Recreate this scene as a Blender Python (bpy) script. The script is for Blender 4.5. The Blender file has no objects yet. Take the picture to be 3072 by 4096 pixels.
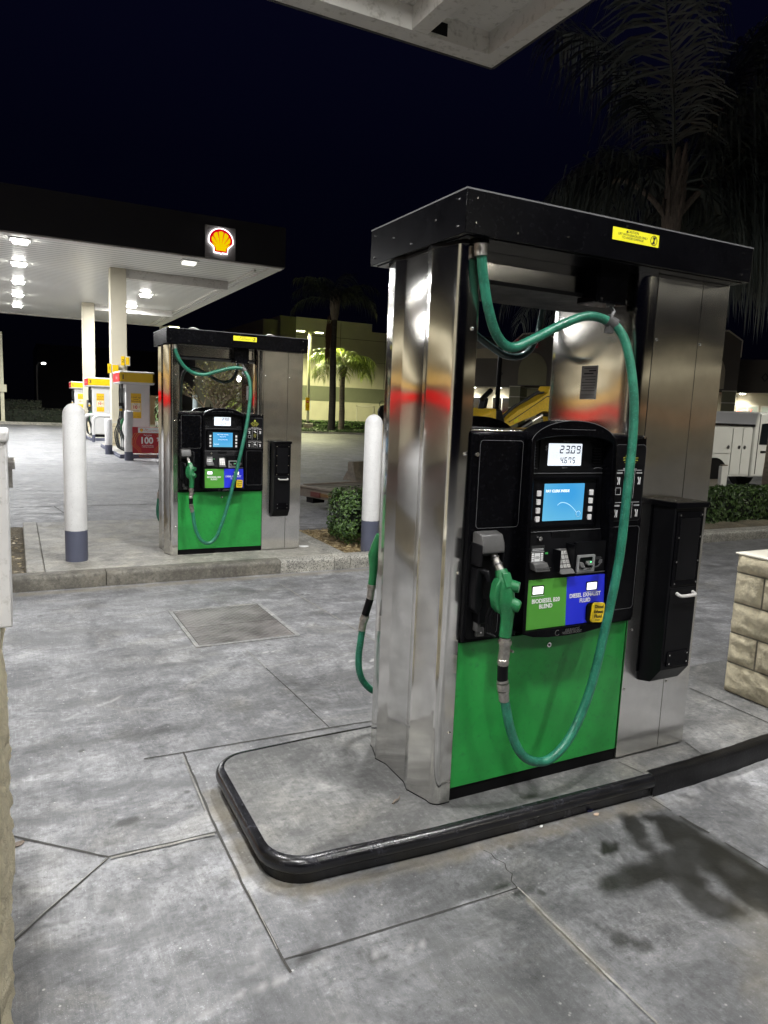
import bpy, bmesh, math, random
import numpy as np
from mathutils import Vector, Matrix, Euler, noise as mnoise
random.seed(7)
R = math.radians
scene = bpy.context.scene
COL = scene.collection

# ------------------------------------------------------------------ camera
cd = bpy.data.cameras.new('camera'); cam = bpy.data.objects.new('camera', cd); COL.objects.link(cam)
YAW, PIT, ROL = R(27.5168), R(8.1887), R(2.3278)
cyw, syw = math.cos(YAW), math.sin(YAW)
_r = Vector((cyw, -syw, 0)); _f = Vector((syw, cyw, 0)); _u = Vector((0, 0, 1))
_f2 = _f*math.cos(PIT) - _u*math.sin(PIT); _u2 = _u*math.cos(PIT) + _f*math.sin(PIT)
_r3 = _r*math.cos(ROL) + _u2*math.sin(ROL); _u3 = _u2*math.cos(ROL) - _r*math.sin(ROL)
M = Matrix((_r3, _u3, -_f2)).transposed().to_4x4(); M.translation = Vector((-1.5149, -2.2361, 1.5599))
cam.matrix_world = M
cd.sensor_fit = 'VERTICAL'; cd.sensor_height = 36.0; cd.lens = 2849.65/4096*36.0
cd.clip_start = 0.02; cd.clip_end = 1500
scene.camera = cam
scene.render.resolution_x, scene.render.resolution_y = 768, 1024

# ------------------------------------------------------------------ night sky
w = bpy.data.worlds.new('World'); scene.world = w; w.use_nodes = True
nt = w.node_tree; bg = nt.nodes['Background']
tc = nt.nodes.new('ShaderNodeTexCoord'); sx = nt.nodes.new('ShaderNodeSeparateXYZ')
cr = nt.nodes.new('ShaderNodeValToRGB')
nt.links.new(tc.outputs['Generated'], sx.inputs[0]); nt.links.new(sx.outputs['Z'], cr.inputs[0])
cr.color_ramp.elements[0].position = 0.0; cr.color_ramp.elements[0].color = (0.0006, 0.0006, 0.0013, 1)
cr.color_ramp.elements[1].position = 0.75; cr.color_ramp.elements[1].color = (0.0026, 0.0028, 0.0125, 1)
e = cr.color_ramp.elements.new(0.3); e.color = (0.0007, 0.0008, 0.0042, 1)
nt.links.new(cr.outputs[0], bg.inputs['Color']); bg.inputs['Strength'].default_value = 1.0
vs = scene.view_settings; vs.view_transform = 'Standard'; vs.look = 'None'; vs.exposure = 0.0; vs.gamma = 1.0
try:
    scene.cycles.max_bounces = 6; scene.cycles.diffuse_bounces = 3; scene.cycles.glossy_bounces = 4
    scene.cycles.sample_clamp_indirect = 6.0; scene.cycles.use_denoising = True
    scene.cycles.caustics_reflective = False; scene.cycles.caustics_refractive = False
    scene.cycles.use_light_tree = True
except Exception: pass

# ------------------------------------------------------------------ helpers
def tag(o, label=None, cat=None, group=None, kind=None):
    if label: o['label'] = label
    if cat: o['category'] = cat
    if group: o['group'] = group
    if kind: o['kind'] = kind
    return o
def thing(name, label, cat, loc=(0,0,0), rz=0, group=None):
    o = bpy.data.objects.new(name, None); COL.objects.link(o)
    o.location = loc; o.rotation_euler = (0,0,rz); o.empty_display_size = 0.1
    return tag(o, label, cat, group)

class MB:
    def __init__(s): s.v=[]; s.f=[]; s.m=[]
    def add(s, vs, fs, m=0):
        b=len(s.v); s.v += [tuple(p) for p in vs]
        s.f += [tuple(b+i for i in f) for f in fs]; s.m += [m]*len(fs)
    def box(s, x0,x1,y0,y1,z0,z1, m=0):
        s.add([(x0,y0,z0),(x1,y0,z0),(x1,y1,z0),(x0,y1,z0),(x0,y0,z1),(x1,y0,z1),(x1,y1,z1),(x0,y1,z1)],
              [(0,3,2,1),(4,5,6,7),(0,1,5,4),(1,2,6,5),(2,3,7,6),(3,0,4,7)], m)
    def hexa(s, p, m=0):      # 8 points: bottom 4 ccw, top 4
        s.add(p, [(0,3,2,1),(4,5,6,7),(0,1,5,4),(1,2,6,5),(2,3,7,6),(3,0,4,7)], m)
    def prism(s, poly, a, b, axis='z', m=0):
        n=len(poly)
        def P(p,h):
            if axis=='z': return (p[0],p[1],h)
            if axis=='y': return (p[0],h,p[1])
            return (h,p[0],p[1])
        s.add([P(p,a) for p in poly]+[P(p,b) for p in poly],
              [tuple(range(n-1,-1,-1)), tuple(range(n,2*n))]+[(i,(i+1)%n,n+(i+1)%n,n+i) for i in range(n)], m)
    def tube(s, pts, r, n=10, m=0, cap=True, sx=1.0):
        pts=[Vector(p) for p in pts]; k=len(pts)
        rs = r if isinstance(r,(list,tuple)) else [r]*k
        base=len(s.v); up=None
        for i,p in enumerate(pts):
            t=(pts[min(i+1,k-1)]-pts[max(i-1,0)])
            if t.length<1e-9: t=Vector((0,0,1))
            t.normalize()
            if up is None:
                up = Vector((0,0,1)) if abs(t.z)<0.9 else Vector((1,0,0))
            a=t.cross(up)
            if a.length<1e-6: a=t.cross(Vector((0,1,0)))
            a.normalize(); b=a.cross(t).normalized(); up=b
            for j in range(n):
                an=2*math.pi*j/n
                q=p+(a*math.cos(an)*sx+b*math.sin(an))*rs[i]
                s.v.append(tuple(q))
        for i in range(k-1):
            for j in range(n):
                s.f.append((base+i*n+j, base+(i+1)*n+j, base+(i+1)*n+(j+1)%n, base+i*n+(j+1)%n)); s.m.append(m)
        if cap:
            s.f.append(tuple(base+j for j in range(n))); s.m.append(m)
            s.f.append(tuple(base+(k-1)*n+j for j in range(n-1,-1,-1))); s.m.append(m)
    def disc(s, c, r, axis='y', d=0.004, n=16, m=0):
        c=Vector(c); v={'y':Vector((0,1,0)),'x':Vector((1,0,0)),'z':Vector((0,0,1))}[axis]
        s.tube([c-v*d, c+v*d], r, n, m)
    def ball(s, c, r, m=0, seg=8, rings=5, sc=(1,1,1)):
        vs=[];fs=[]
        for i in range(rings+1):
            th=math.pi*i/rings
            for j in range(seg):
                ph=2*math.pi*j/seg
                vs.append((c[0]+r*sc[0]*math.sin(th)*math.cos(ph), c[1]+r*sc[1]*math.sin(th)*math.sin(ph), c[2]+r*sc[2]*math.cos(th)))
        for i in range(rings):
            for j in range(seg):
                fs.append((i*seg+j, (i+1)*seg+j, (i+1)*seg+(j+1)%seg, i*seg+(j+1)%seg))
        s.add(vs,fs,m)
    def rrbox(s, x0,x1,z0,z1,y0,y1, r=0.01, m=0):   # rounded plate in XZ, thickness in y
        s.prism(rr(x0,x1,z0,z1,r), y0, y1, 'y', m)
    def build(s, name, mats, parent=None, bevel=0, seg=2, smooth=True, ang=32, label=None):
        me=bpy.data.meshes.new(name); me.from_pydata(s.v, [], s.f); me.update()
        if not isinstance(mats,(list,tuple)): mats=[mats]
        for mt in mats: me.materials.append(mt)
        me.polygons.foreach_set('material_index', s.m)
        bm=bmesh.new(); bm.from_mesh(me); bmesh.ops.recalc_face_normals(bm, faces=bm.faces); bm.to_mesh(me); bm.free()
        if smooth:
            me.polygons.foreach_set('use_smooth', [True]*len(me.polygons))
            me.set_sharp_from_angle(angle=R(ang))
        o=bpy.data.objects.new(name, me); COL.objects.link(o)
        if parent: o.parent=parent
        if bevel:
            md=o.modifiers.new('bevel','BEVEL'); md.width=bevel; md.segments=seg; md.limit_method='ANGLE'; md.angle_limit=R(40); md.harden_normals=False
        if label: o['label']=label
        return o
def rr(x0,x1,z0,z1,r,n=4):
    r=min(r,(x1-x0)/2-1e-4,(z1-z0)/2-1e-4); o=[]
    for cx,cz,a0 in ((x1-r,z0+r,-90),(x1-r,z1-r,0),(x0+r,z1-r,90),(x0+r,z0+r,180)):
        for i in range(n+1):
            a=R(a0+90*i/n); o.append((cx+r*math.cos(a), cz+r*math.sin(a)))
    return o
def spline(pts, n=8):
    P=[Vector(p) for p in pts]; o=[]
    for i in range(len(P)-1):
        p0=P[max(i-1,0)];p1=P[i];p2=P[i+1];p3=P[min(i+2,len(P)-1)]
        for k in range(n):
            t=k/n
            o.append(0.5*((2*p1)+(-p0+p2)*t+(2*p0-5*p1+4*p2-p3)*t*t+(-p0+3*p1-3*p2+p3)*t**3))
    o.append(P[-1]); return o

def text(name, body, size, mat, parent, loc, rot=(90,0,0), align='CENTER', ext=0.0002, bold=0.0, sx=1.0, top=None, line=0.9):
    cu=bpy.data.curves.new(name,'FONT'); cu.body=body; cu.size=size; cu.align_x=align; cu.align_y='CENTER'
    cu.extrude=ext; cu.offset=bold; cu.space_line=line; cu.resolution_u=3
    o=bpy.data.objects.new(name+'_tmp',cu); COL.objects.link(o)
    dg=bpy.context.evaluated_depsgraph_get(); me=bpy.data.meshes.new_from_object(o.evaluated_get(dg))
    bpy.data.objects.remove(o); bpy.data.curves.remove(cu)
    me.name=name; me.materials.clear(); me.materials.append(mat)
    ob=bpy.data.objects.new(name,me); COL.objects.link(ob); ob.parent=parent
    ob.location=loc; ob.rotation_euler=[R(a) for a in rot]; ob.scale=(sx,1,1)
    if top: tag(ob,*top)
    return ob

# ------------------------------------------------------------------ materials
MATS={}
def nodes(name):
    m=bpy.data.materials.new(name); m.use_nodes=True
    t=m.node_tree; b=t.nodes['Principled BSDF']; return m,t,b
def N(t,k,**kw):
    n=t.nodes.new(k)
    for a,b in kw.items(): setattr(n,a,b)
    return n
def noise(t, scale, detail=4, rough=0.55, vec=None, dist=0.0):
    n=N(t,'ShaderNodeTexNoise'); n.inputs['Scale'].default_value=scale; n.inputs['Detail'].default_value=detail
    n.inputs['Roughness'].default_value=rough; n.inputs['Distortion'].default_value=dist
    if vec: t.links.new(vec, n.inputs['Vector'])
    return n
def ramp(t, inp, stops):
    c=N(t,'ShaderNodeValToRGB'); e=c.color_ramp.elements
    while len(e)<len(stops): e.new(0.5)
    for k,(p,col) in enumerate(stops):
        e[k].position=p; e[k].color=(col if len(col)==4 else (*col,1))
    t.links.new(inp, c.inputs[0]); return c
def mix(t, fac, a, b, mode='MIX'):
    m=N(t,'ShaderNodeMix', data_type='RGBA', blend_type=mode)
    for s,x in ((0,fac),(6,a),(7,b)):
        if hasattr(x,'is_linked') or isinstance(x,bpy.types.NodeSocket): t.links.new(x,m.inputs[s])
        else: m.inputs[s].default_value = x if s==0 else ((*x,1) if len(x)==3 else x)
    return m.outputs[2]
def coords(t, space='Object', scale=None):
    c=N(t,'ShaderNodeTexCoord'); v=c.outputs[space]
    if space=='World':
        v=N(t,'ShaderNodeNewGeometry').outputs['Position']
    if scale:
        mp=N(t,'ShaderNodeMapping'); mp.inputs['Scale'].default_value=scale; t.links.new(v,mp.inputs[0]); v=mp.outputs[0]
    return v
def bump(t, b, h, strength=0.3, dist=0.01):
    n=N(t,'ShaderNodeBump'); n.inputs['Strength'].default_value=strength; n.inputs['Distance'].default_value=dist
    t.links.new(h,n.inputs['Height']); t.links.new(n.outputs[0], b.inputs['Normal']); return n
def wpos(t): return N(t,'ShaderNodeNewGeometry').outputs['Position']
def scaled(t, v, sc):
    mp=N(t,'ShaderNodeMapping'); mp.inputs['Scale'].default_value=sc; t.links.new(v,mp.inputs[0]); return mp.outputs[0]

def paint(name, col, rough=0.45, metal=0.0, var=0.12, nscale=6, dirt=None, bstr=0.0, spec=0.5, coat=0.0):
    m,t,b=nodes(name); v=wpos(t)
    n=noise(t,nscale,5,0.6,v); n2=noise(t,nscale*9,3,0.6,v)
    c0=tuple(max(0,c*(1-var)) for c in col); c1=tuple(min(1,c*(1+var)) for c in col)
    c=ramp(t,n.outputs[0],[(0.3,c0),(0.7,c1)]).outputs[0]
    if dirt: 
        r=ramp(t,n2.outputs[0],[(0.55,(0,0,0)),(0.75,(1,1,1))])
        c=mix(t,r.outputs[0],c,dirt)
    t.links.new(c,b.inputs['Base Color']); b.inputs['Roughness'].default_value=rough; b.inputs['Metallic'].default_value=metal
    lo,hi=rough*0.85,min(1,rough*1.2)
    if lo<.278<hi: lo,hi=(.285,hi) if rough>=.275 else (lo,.262)
    rr_=ramp(t,n.outputs[0],[(0.3,(lo,)*3),(0.7,(hi,)*3)]); t.links.new(rr_.outputs[0],b.inputs['Roughness'])
    b.inputs['Specular IOR Level'].default_value=spec
    if coat: b.inputs['Coat Weight'].default_value=coat; b.inputs['Coat Roughness'].default_value=0.15
    if bstr: bump(t,b,n2.outputs[0],bstr,0.003)
    return m
def emit(name, col, s, rough=0.3):
    m,t,b=nodes(name); b.inputs['Base Color'].default_value=(*[min(1,c*.5) for c in col],1)
    b.inputs['Emission Color'].default_value=(*col,1); b.inputs['Emission Strength'].default_value=s; b.inputs['Roughness'].default_value=rough
    return m

def steel(name, base=(0.78,0.765,0.735), rough=0.25, aniso=0.85, wav=0.06, rot=0.0):
    m,t,b=nodes(name); v=wpos(t)
    b.inputs['Metallic'].default_value=1.0; b.inputs['Anisotropic'].default_value=aniso; b.inputs['Anisotropic Rotation'].default_value=rot
    tg=N(t,'ShaderNodeTangent'); tg.direction_type='RADIAL'; tg.axis='Z'; t.links.new(tg.outputs[0], b.inputs['Tangent'])
    big=noise(t,1.7,3,0.5,v); sm=noise(t,9,6,0.65,v)
    gr=noise(t,1.0,2,0.5,scaled(t,v,(900,900,5)))
    cc=ramp(t,sm.outputs[0],[(0.35,tuple(c*0.87 for c in base)),(0.65,base)]).outputs[0]
    drip=noise(t,1.0,4,0.6,scaled(t,v,(16,16,1.6)))
    cc=mix(t,ramp(t,drip.outputs[0],[(0.6,(0,0,0)),(0.8,(.3,.3,.3))]).outputs[0],cc,tuple(c*0.8 for c in base))
    t.links.new(cc,b.inputs['Base Color'])
    rg=ramp(t,big.outputs[0],[(0.3,(rough*0.85,)*3),(0.75,(min(.262,rough*1.25),)*3)]); t.links.new(rg.outputs[0],b.inputs['Roughness'])
    wv=noise(t,1.0,1,0.4,scaled(t,v,(2.0,2.0,3.4)),0.3)
    bump(t,b,wv.outputs[0],wav,0.05)
    return m

def concrete(name, dark=(0.16,0.157,0.155), light=(0.34,0.335,0.33), bs=0.35, stain=False, tint=(0.30,0.275,0.22), speck=0.0, broom=True):
    m,t,b=nodes(name); v=wpos(t)
    n1=noise(t,0.9,6,0.62,v,0.6); n2=noise(t,5.5,6,0.65,v,0.4); n3=noise(t,38,5,0.7,v); n4=noise(t,260,2,0.6,v)
    c=ramp(t,n1.outputs[0],[(0.30,dark),(0.50,tuple((a+b_)/2 for a,b_ in zip(dark,light))),(0.72,light)]).outputs[0]
    c=mix(t,ramp(t,n2.outputs[0],[(0.38,(0.62,)*3),(0.60,(0.0,)*3)]).outputs[0],c,tuple(d*0.86 for d in dark))
    c=mix(t,ramp(t,n2.outputs[0],[(0.55,(0,)*3),(0.78,(0.55,)*3)]).outputs[0],c,tuple(min(1,l*1.25) for l in light))
    tn=noise(t,1.6,4,0.6,scaled(t,v,(1.0,1.3,1.0)),1.0)
    c=mix(t,ramp(t,tn.outputs[0],[(0.52,(0,)*3),(0.72,(0.6,)*3)]).outputs[0],c,tint)
    c=mix(t,ramp(t,n3.outputs[0],[(0.32,(0.75,)*3),(0.50,(0,)*3)]).outputs[0],c,tuple(d*0.72 for d in dark))
    c=mix(t,ramp(t,n3.outputs[0],[(0.56,(0,)*3),(0.72,(0.6,)*3)]).outputs[0],c,tuple(min(1,l*1.3) for l in light))
    c=mix(t,ramp(t,n4.outputs[0],[(0.64,(0,)*3),(0.74,(0.8,)*3)]).outputs[0],c,tuple(min(1,l*1.9) for l in light))
    wn=noise(t,2.6,7,0.72,v,1.8)
    c=mix(t,ramp(t,wn.outputs[0],[(0.40,(0.5,)*3),(0.50,(0,)*3)]).outputs[0],c,tuple(d*0.9 for d in dark))
    c=mix(t,ramp(t,wn.outputs[0],[(0.60,(0,)*3),(0.70,(0.35,)*3)]).outputs[0],c,tint)
    hsrc=n3.outputs[0]
    if broom:
        br=noise(t,1.0,3,0.6,scaled(t,v,(150,7,10)))
        c=mix(t,ramp(t,br.outputs[0],[(0.36,(0.16,)*3),(0.52,(0,)*3)]).outputs[0],c,tuple(d*0.8 for d in dark))
        c=mix(t,ramp(t,br.outputs[0],[(0.56,(0,)*3),(0.74,(0.20,)*3)]).outputs[0],c,tuple(min(1,l*1.35) for l in light))
        # long worn tyre scuffs running along the lane
        sc_=noise(t,1.0,5,0.65,scaled(t,v,(1.0,3.4,1.0)),1.6)
        c=mix(t,ramp(t,sc_.outputs[0],[(0.36,(0.55,)*3),(0.5,(0,)*3)]).outputs[0],c,tuple(d*.8 for d in dark))
        c=mix(t,ramp(t,sc_.outputs[0],[(0.58,(0,)*3),(0.74,(0.4,)*3)]).outputs[0],c,tuple(min(1,l*1.15) for l in light))
    kn=noise(t,3.1,8,0.78,v,0.9)
    c=mix(t,1.0,c,ramp(t,kn.outputs[0],[(0.30,(0.48,0.48,0.49)),(0.50,(0.93,0.93,0.93)),(0.70,(1.34,1.33,1.30))]).outputs[0],'MULTIPLY')
    rough=ramp(t,n2.outputs[0],[(0.3,(0.55,)*3),(0.7,(0.8,)*3)]).outputs[0]
    if speck:
        vo=N(t,'ShaderNodeTexVoronoi'); vo.inputs['Scale'].default_value=110; t.links.new(v,vo.inputs['Vector'])
        c=mix(t,ramp(t,vo.outputs['Color'],[(0.25,(speck,)*3),(0.35,(0,)*3)]).outputs[0],c,(0.06,0.06,0.055))
    if stain:
        vs_=N(t,'ShaderNodeTexVoronoi'); vs_.inputs['Scale'].default_value=5.5; t.links.new(scaled(t,mix(t,.06,v,n2.outputs['Color']),(1,1,1)),vs_.inputs['Vector'])
        gt=ramp(t,vs_.outputs['Color'],[(0.55,(0,)*3),(0.62,(.75,)*3)]).outputs[0]
        sp=ramp(t,vs_.outputs['Distance'],[(0.05,(1,)*3),(0.11,(0,)*3)]).outputs[0]
        c=mix(t,mix(t,1.0,gt,sp,'MULTIPLY'),c,(0.05,0.05,0.048))
        v2_=N(t,'ShaderNodeTexVoronoi'); v2_.inputs['Scale'].default_value=23; t.links.new(v,v2_.inputs['Vector'])
        g2=ramp(t,v2_.outputs['Color'],[(0.60,(0,)*3),(0.70,(.8,)*3)]).outputs[0]; s2=ramp(t,v2_.outputs['Distance'],[(0.06,(1,)*3),(0.12,(0,)*3)]).outputs[0]
        c=mix(t,mix(t,1.0,g2,s2,'MULTIPLY'),c,(0.50,0.49,0.47))
        a=N(t,'ShaderNodeAttribute'); a.attribute_name='stain'; s=N(t,'ShaderNodeSeparateColor'); t.links.new(a.outputs['Color'],s.inputs[0])
        c=mix(t,s.outputs[0],c,(0.013,0.013,0.011))
        c=mix(t,s.outputs[1],c,(0.22,0.19,0.13))
        c=mix(t,s.outputs[2],c,(0.50,0.49,0.48))
        rough=mix(t,s.outputs[0],rough,(0.30,0.30,0.30))
    t.links.new(c,b.inputs['Base Color']); t.links.new(rough,b.inputs['Roughness'])
    ad=N(t,'ShaderNodeMath',operation='ADD'); t.links.new(hsrc,ad.inputs[0]); t.links.new(n4.outputs[0],ad.inputs[1])
    bump(t,b,ad.outputs[0],bs,0.004)
    return m

def stone(name, col=(0.80,0.71,0.50)):
    m,t,b=nodes(name); v=wpos(t)
    n1=noise(t,18,6,0.7,v,0.8); n2=noise(t,3,3,0.5,v)
    c=ramp(t,n1.outputs[0],[(0.3,tuple(x*0.74 for x in col)),(0.6,col),(0.8,tuple(min(1,x*1.2) for x in col))]).outputs[0]
    c=mix(t,ramp(t,n2.outputs[0],[(0.35,(0.35,)*3),(0.6,(0,)*3)]).outputs[0],c,tuple(x*0.86 for x in col))
    t.links.new(c,b.inputs['Base Color']); b.inputs['Roughness'].default_value=0.9
    n3=noise(t,42,7,0.8,v,0.9)
    bump(t,b,n3.outputs[0],1.0,0.03)
    return m

def stucco(name,col=(0.62,0.57,0.44), sc=120):
    m,t,b=nodes(name); v=wpos(t); n=noise(t,sc,4,0.7,v); n1=noise(t,1.2,4,0.6,v)
    c=ramp(t,n1.outputs[0],[(0.3,tuple(x*0.88 for x in col)),(0.7,col)]).outputs[0]
    t.links.new(c,b.inputs['Base Color']); b.inputs['Roughness'].default_value=0.85; bump(t,b,n.outputs[0],0.4,0.004); return m

def leafmat(name,a,bb,trans=0.25,rough=0.5):
    m,t,b=nodes(name); oi=N(t,'ShaderNodeNewGeometry')
    c=ramp(t,oi.outputs['Random Per Island'],[(0.0,a),(1.0,bb)]).outputs[0]
    t.links.new(c,b.inputs['Base Color']); b.inputs['Roughness'].default_value=rough
    return m
def bark(name,col=(0.20,0.16,0.12),rings=False):
    m,t,b=nodes(name); v=wpos(t); n=noise(t,1,5,0.7,scaled(t,v,(30,30,9) if not rings else (3,3,14)))
    c=ramp(t,n.outputs[0],[(0.35,tuple(x*0.5 for x in col)),(0.65,col)]).outputs[0]
    t.links.new(c,b.inputs['Base Color']); b.inputs['Roughness'].default_value=0.9; bump(t,b,n.outputs[0],0.6,0.02); return m

M_steel=steel('brushed_steel',rough=0.20,aniso=.88,wav=.09); M_steelcol=steel('brushed_steel_column',(0.76,0.745,0.71),rough=0.13,aniso=0.93,wav=0.09); M_steel2=steel('brushed_steel_inner',(0.74,0.72,0.69),0.14,0.92,0.10)
M_black=paint('black_paint',(0.0018,0.0018,0.0026),0.26,0,0.3,8,(0.005,0.005,0.006),spec=0.10)
M_blackplast=paint('black_plastic',(0.004,0.004,0.005),0.36,0,0.25,10,spec=0.14)
M_blacksat=paint('black_recess',(0.0025,0.0025,0.003),0.5,0,0.2,10,spec=0.15)
M_edge=paint('grey_edge',(0.12,0.12,0.125),0.4)
M_darkgrey=paint('grey_plastic',(0.075,0.073,0.072),0.42,0,0.2,20)
M_green=paint('green_enamel',(0.018,0.255,0.045),0.34,0,0.18,5,(0.016,0.19,0.04),spec=0.5)
M_nozgreen=paint('green_rubber',(0.012,0.14,0.045),0.33,0,0.25,30,(0.05,0.20,0.09),0.2)
M_hose=paint('green_hose',(0.018,0.150,0.092),0.33,0,0.4,16,(0.06,0.26,0.18),0.25)
M_hosegrey=paint('grey_teal_hose',(0.06,0.10,0.095),0.22,0,0.2,14); M_hose_dark=paint('dark_hose',(0.015,0.02,0.018),0.4)
M_chrome=paint('fitting_metal',(0.42,0.40,0.37),0.3,0.9,0.3,50,(0.25,0.23,0.20),0.3)
M_chrome2=paint('bright_chrome',(0.75,0.74,0.72),0.18,1.0,0.1)
M_lblgreen=paint('label_green',(0.075,0.30,0.035),0.38,0,0.05)
M_lblblue=paint('label_blue',(0.02,0.03,0.62),0.32,0,0.05)
M_white=paint('white_print',(0.8,0.8,0.8),0.5,0,0.04)
M_yprint=paint('yellow_print',(0.75,0.72,0.10),0.5,0,0.04)
M_yellow=paint('yellow_label',(0.86,0.80,0.02),0.4,0,0.04)
M_ambery=paint('amber_yellow',(0.80,0.50,0.01),0.4,0,0.05)
M_blackprint=paint('black_print',(0.015,0.015,0.015),0.5)
M_lcd=emit('lcd_backlight',(0.86,0.93,1.0),0.95); M_lcdsmall=emit('small_lcd',(0.97,0.99,1.0),1.25)
M_seg=paint('lcd_segment',(0.02,0.03,0.10),0.6)
M_btn=paint('button_white',(0.72,0.70,0.69),0.35,0,0.03)
def screenmat():
    m,t,b=nodes('screen_blue'); v=coords(t,'Generated')
    g=N(t,'ShaderNodeTexGradient',gradient_type='SPHERICAL'); mp=N(t,'ShaderNodeMapping'); mp.inputs['Location'].default_value=(-0.6,0,-0.75); t.links.new(v,mp.inputs[0]); t.links.new(mp.outputs[0],g.inputs[0])
    c=ramp(t,g.outputs['Fac'],[(0.0,(0.17,0.60,0.88)),(0.85,(0.05,0.40,0.86))])
    t.links.new(c.outputs[0],b.inputs['Emission Color']); b.inputs['Emission Strength'].default_value=0.85; b.inputs['Base Color'].default_value=(0.01,0.03,0.05,1); b.inputs['Roughness'].default_value=0.2
    return m
M_screen=screenmat(); M_screentext=emit('screen_text',(0.9,0.97,1.0),1.0); M_screenarc=emit('screen_arc',(0.35,0.68,0.92),0.8)
M_ground=concrete('ground_concrete',dark=(0.148,0.149,0.155),light=(0.345,0.346,0.360),stain=True,tint=(0.25,0.240,0.215))
M_island=concrete('island_concrete',dark=(0.085,0.085,0.085),light=(0.235,0.233,0.228),tint=(0.215,0.205,0.18),broom=True)
M_pad=concrete('pad_concrete',dark=(0.24,0.23,0.205),light=(0.42,0.40,0.355),tint=(0.40,0.36,0.28),broom=False)
M_kerbdirty=concrete('kerb_dirty',dark=(0.10,0.092,0.078),light=(0.25,0.235,0.20),tint=(0.14,0.12,0.09),broom=False)
M_kerbagg=concrete('kerb_aggregate',dark=(0.30,0.29,0.26),light=(0.48,0.46,0.41),tint=(0.42,0.39,0.33),speck=0.8,broom=False)
def nosingmat():
    m,t,b=nodes('kerb_black_steel'); v=wpos(t); n=noise(t,9,6,0.7,v,0.6); n2=noise(t,60,4,0.7,v)
    s=N(t,'ShaderNodeSeparateXYZ'); t.links.new(N(t,'ShaderNodeNewGeometry').outputs['Normal'],s.inputs[0])
    c=ramp(t,n.outputs[0],[(0.45,(0.005,0.005,0.006)),(0.60,(0.016,0.016,0.020)),(0.80,(0.10,0.10,0.115))]).outputs[0]
    k=N(t,'ShaderNodeMath',operation='MULTIPLY'); t.links.new(s.outputs['Z'],k.inputs[0]); t.links.new(n2.outputs[0],k.inputs[1])
    kz=N(t,'ShaderNodeMath',operation='MULTIPLY_ADD'); kz.inputs[1].default_value=0.5; t.links.new(n.outputs[0],kz.inputs[0]); t.links.new(s.outputs['Z'],kz.inputs[2])
    c=mix(t,ramp(t,k.outputs[0],[(0.50,(0,)*3),(0.85,(0.5,)*3)]).outputs[0],c,(0.12,0.12,0.135))
    c=mix(t,ramp(t,kz.outputs[0],[(1.10,(0,)*3),(1.28,(1,)*3)]).outputs[0],c,(0.15,0.148,0.145))
    t.links.new(c,b.inputs['Base Color']); b.inputs['Roughness'].default_value=0.25; bump(t,b,n2.outputs[0],0.12,0.003); return m
M_nosing=nosingmat()
M_blackkerb=paint('black_kerb_paint',(0.004,0.004,0.005),0.30,0,0.4,12,(0.02,0.02,0.02),0.3,spec=.3)
M_joint=paint('joint_dark',(0.05,0.048,0.045),0.9,0,0.3,40)
M_jointlight=paint('joint_light',(0.25,0.242,0.22),0.9,0,0.35,12,(0.10,0.10,0.095))
def platemat():
    m,t,b=nodes('diamond_plate'); v=wpos(t)
    mp=N(t,'ShaderNodeMapping'); mp.inputs['Rotation'].default_value=(0,0,R(45)); mp.inputs['Scale'].default_value=(26,26,26); t.links.new(v,mp.inputs[0])
    ck=N(t,'ShaderNodeTexVoronoi',feature='F1',distance='MANHATTAN'); ck.inputs['Scale'].default_value=1.0; ck.inputs['Randomness'].default_value=0.0; t.links.new(mp.outputs[0],ck.inputs['Vector'])
    n=noise(t,4,5,0.6,v)
    c=ramp(t,n.outputs[0],[(0.35,(0.12,0.11,0.107)),(0.65,(0.29,0.27,0.265))]).outputs[0]
    c=mix(t,ramp(t,ck.outputs['Distance'],[(0.2,(0.5,)*3),(0.5,(0,)*3)]).outputs[0],c,(0.36,0.35,0.34))
    t.links.new(c,b.inputs['Base Color']); b.inputs['Roughness'].default_value=0.45; b.inputs['Metallic'].default_value=0.4
    inv=N(t,'ShaderNodeMath',operation='SUBTRACT'); inv.inputs[0].default_value=1; t.links.new(ck.outputs['Distance'],inv.inputs[1]); bump(t,b,inv.outputs[0],0.7,0.006); return m
M_plate=platemat()
M_stone=stone('split_face_stone'); M_mortar=stone('mortar',(0.30,0.27,0.20)); M_stucco=stucco('cream_stucco'); M_cap=stucco('stone_cap',(0.62,0.59,0.50),60)
M_whitepaint=paint('white_enamel',(0.62,0.615,0.60),0.4,0,0.04,3,None,0.15)
M_whitebox=paint('white_box',(0.60,0.59,0.585),0.35,0,0.05,5,(0.45,0.44,0.42),0.0)
M_bollgrey=paint('bollard_grey',(0.085,0.092,0.135),0.5,0,0.08,8)
M_soffit_=None
def soffit():
    m,t,b=nodes('soffit_panel'); v=wpos(t); s=N(t,'ShaderNodeSeparateXYZ'); t.links.new(v,s.inputs[0])
    mu=N(t,'ShaderNodeMath',operation='MULTIPLY'); mu.inputs[1].default_value=1/0.3; t.links.new(s.outputs['Y'],mu.inputs[0])
    fr=N(t,'ShaderNodeMath',operation='FRACT'); t.links.new(mu.outputs[0],fr.inputs[0])
    n=noise(t,1.5,3,0.5,v)
    c=ramp(t,fr.outputs[0],[(0.0,(0.10,0.10,0.09)),(0.30,(0.76,0.75,0.71)),(1.0,(0.80,0.79,0.75))]).outputs[0]
    t.links.new(c,b.inputs['Base Color']); b.inputs['Roughness'].default_value=0.35; bump(t,b,ramp(t,fr.outputs[0],[(0.0,(0,)*3),(0.1,(1,)*3),(0.9,(1,)*3)]).outputs[0],0.6,0.01); return m
M_soffit=soffit()
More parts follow.
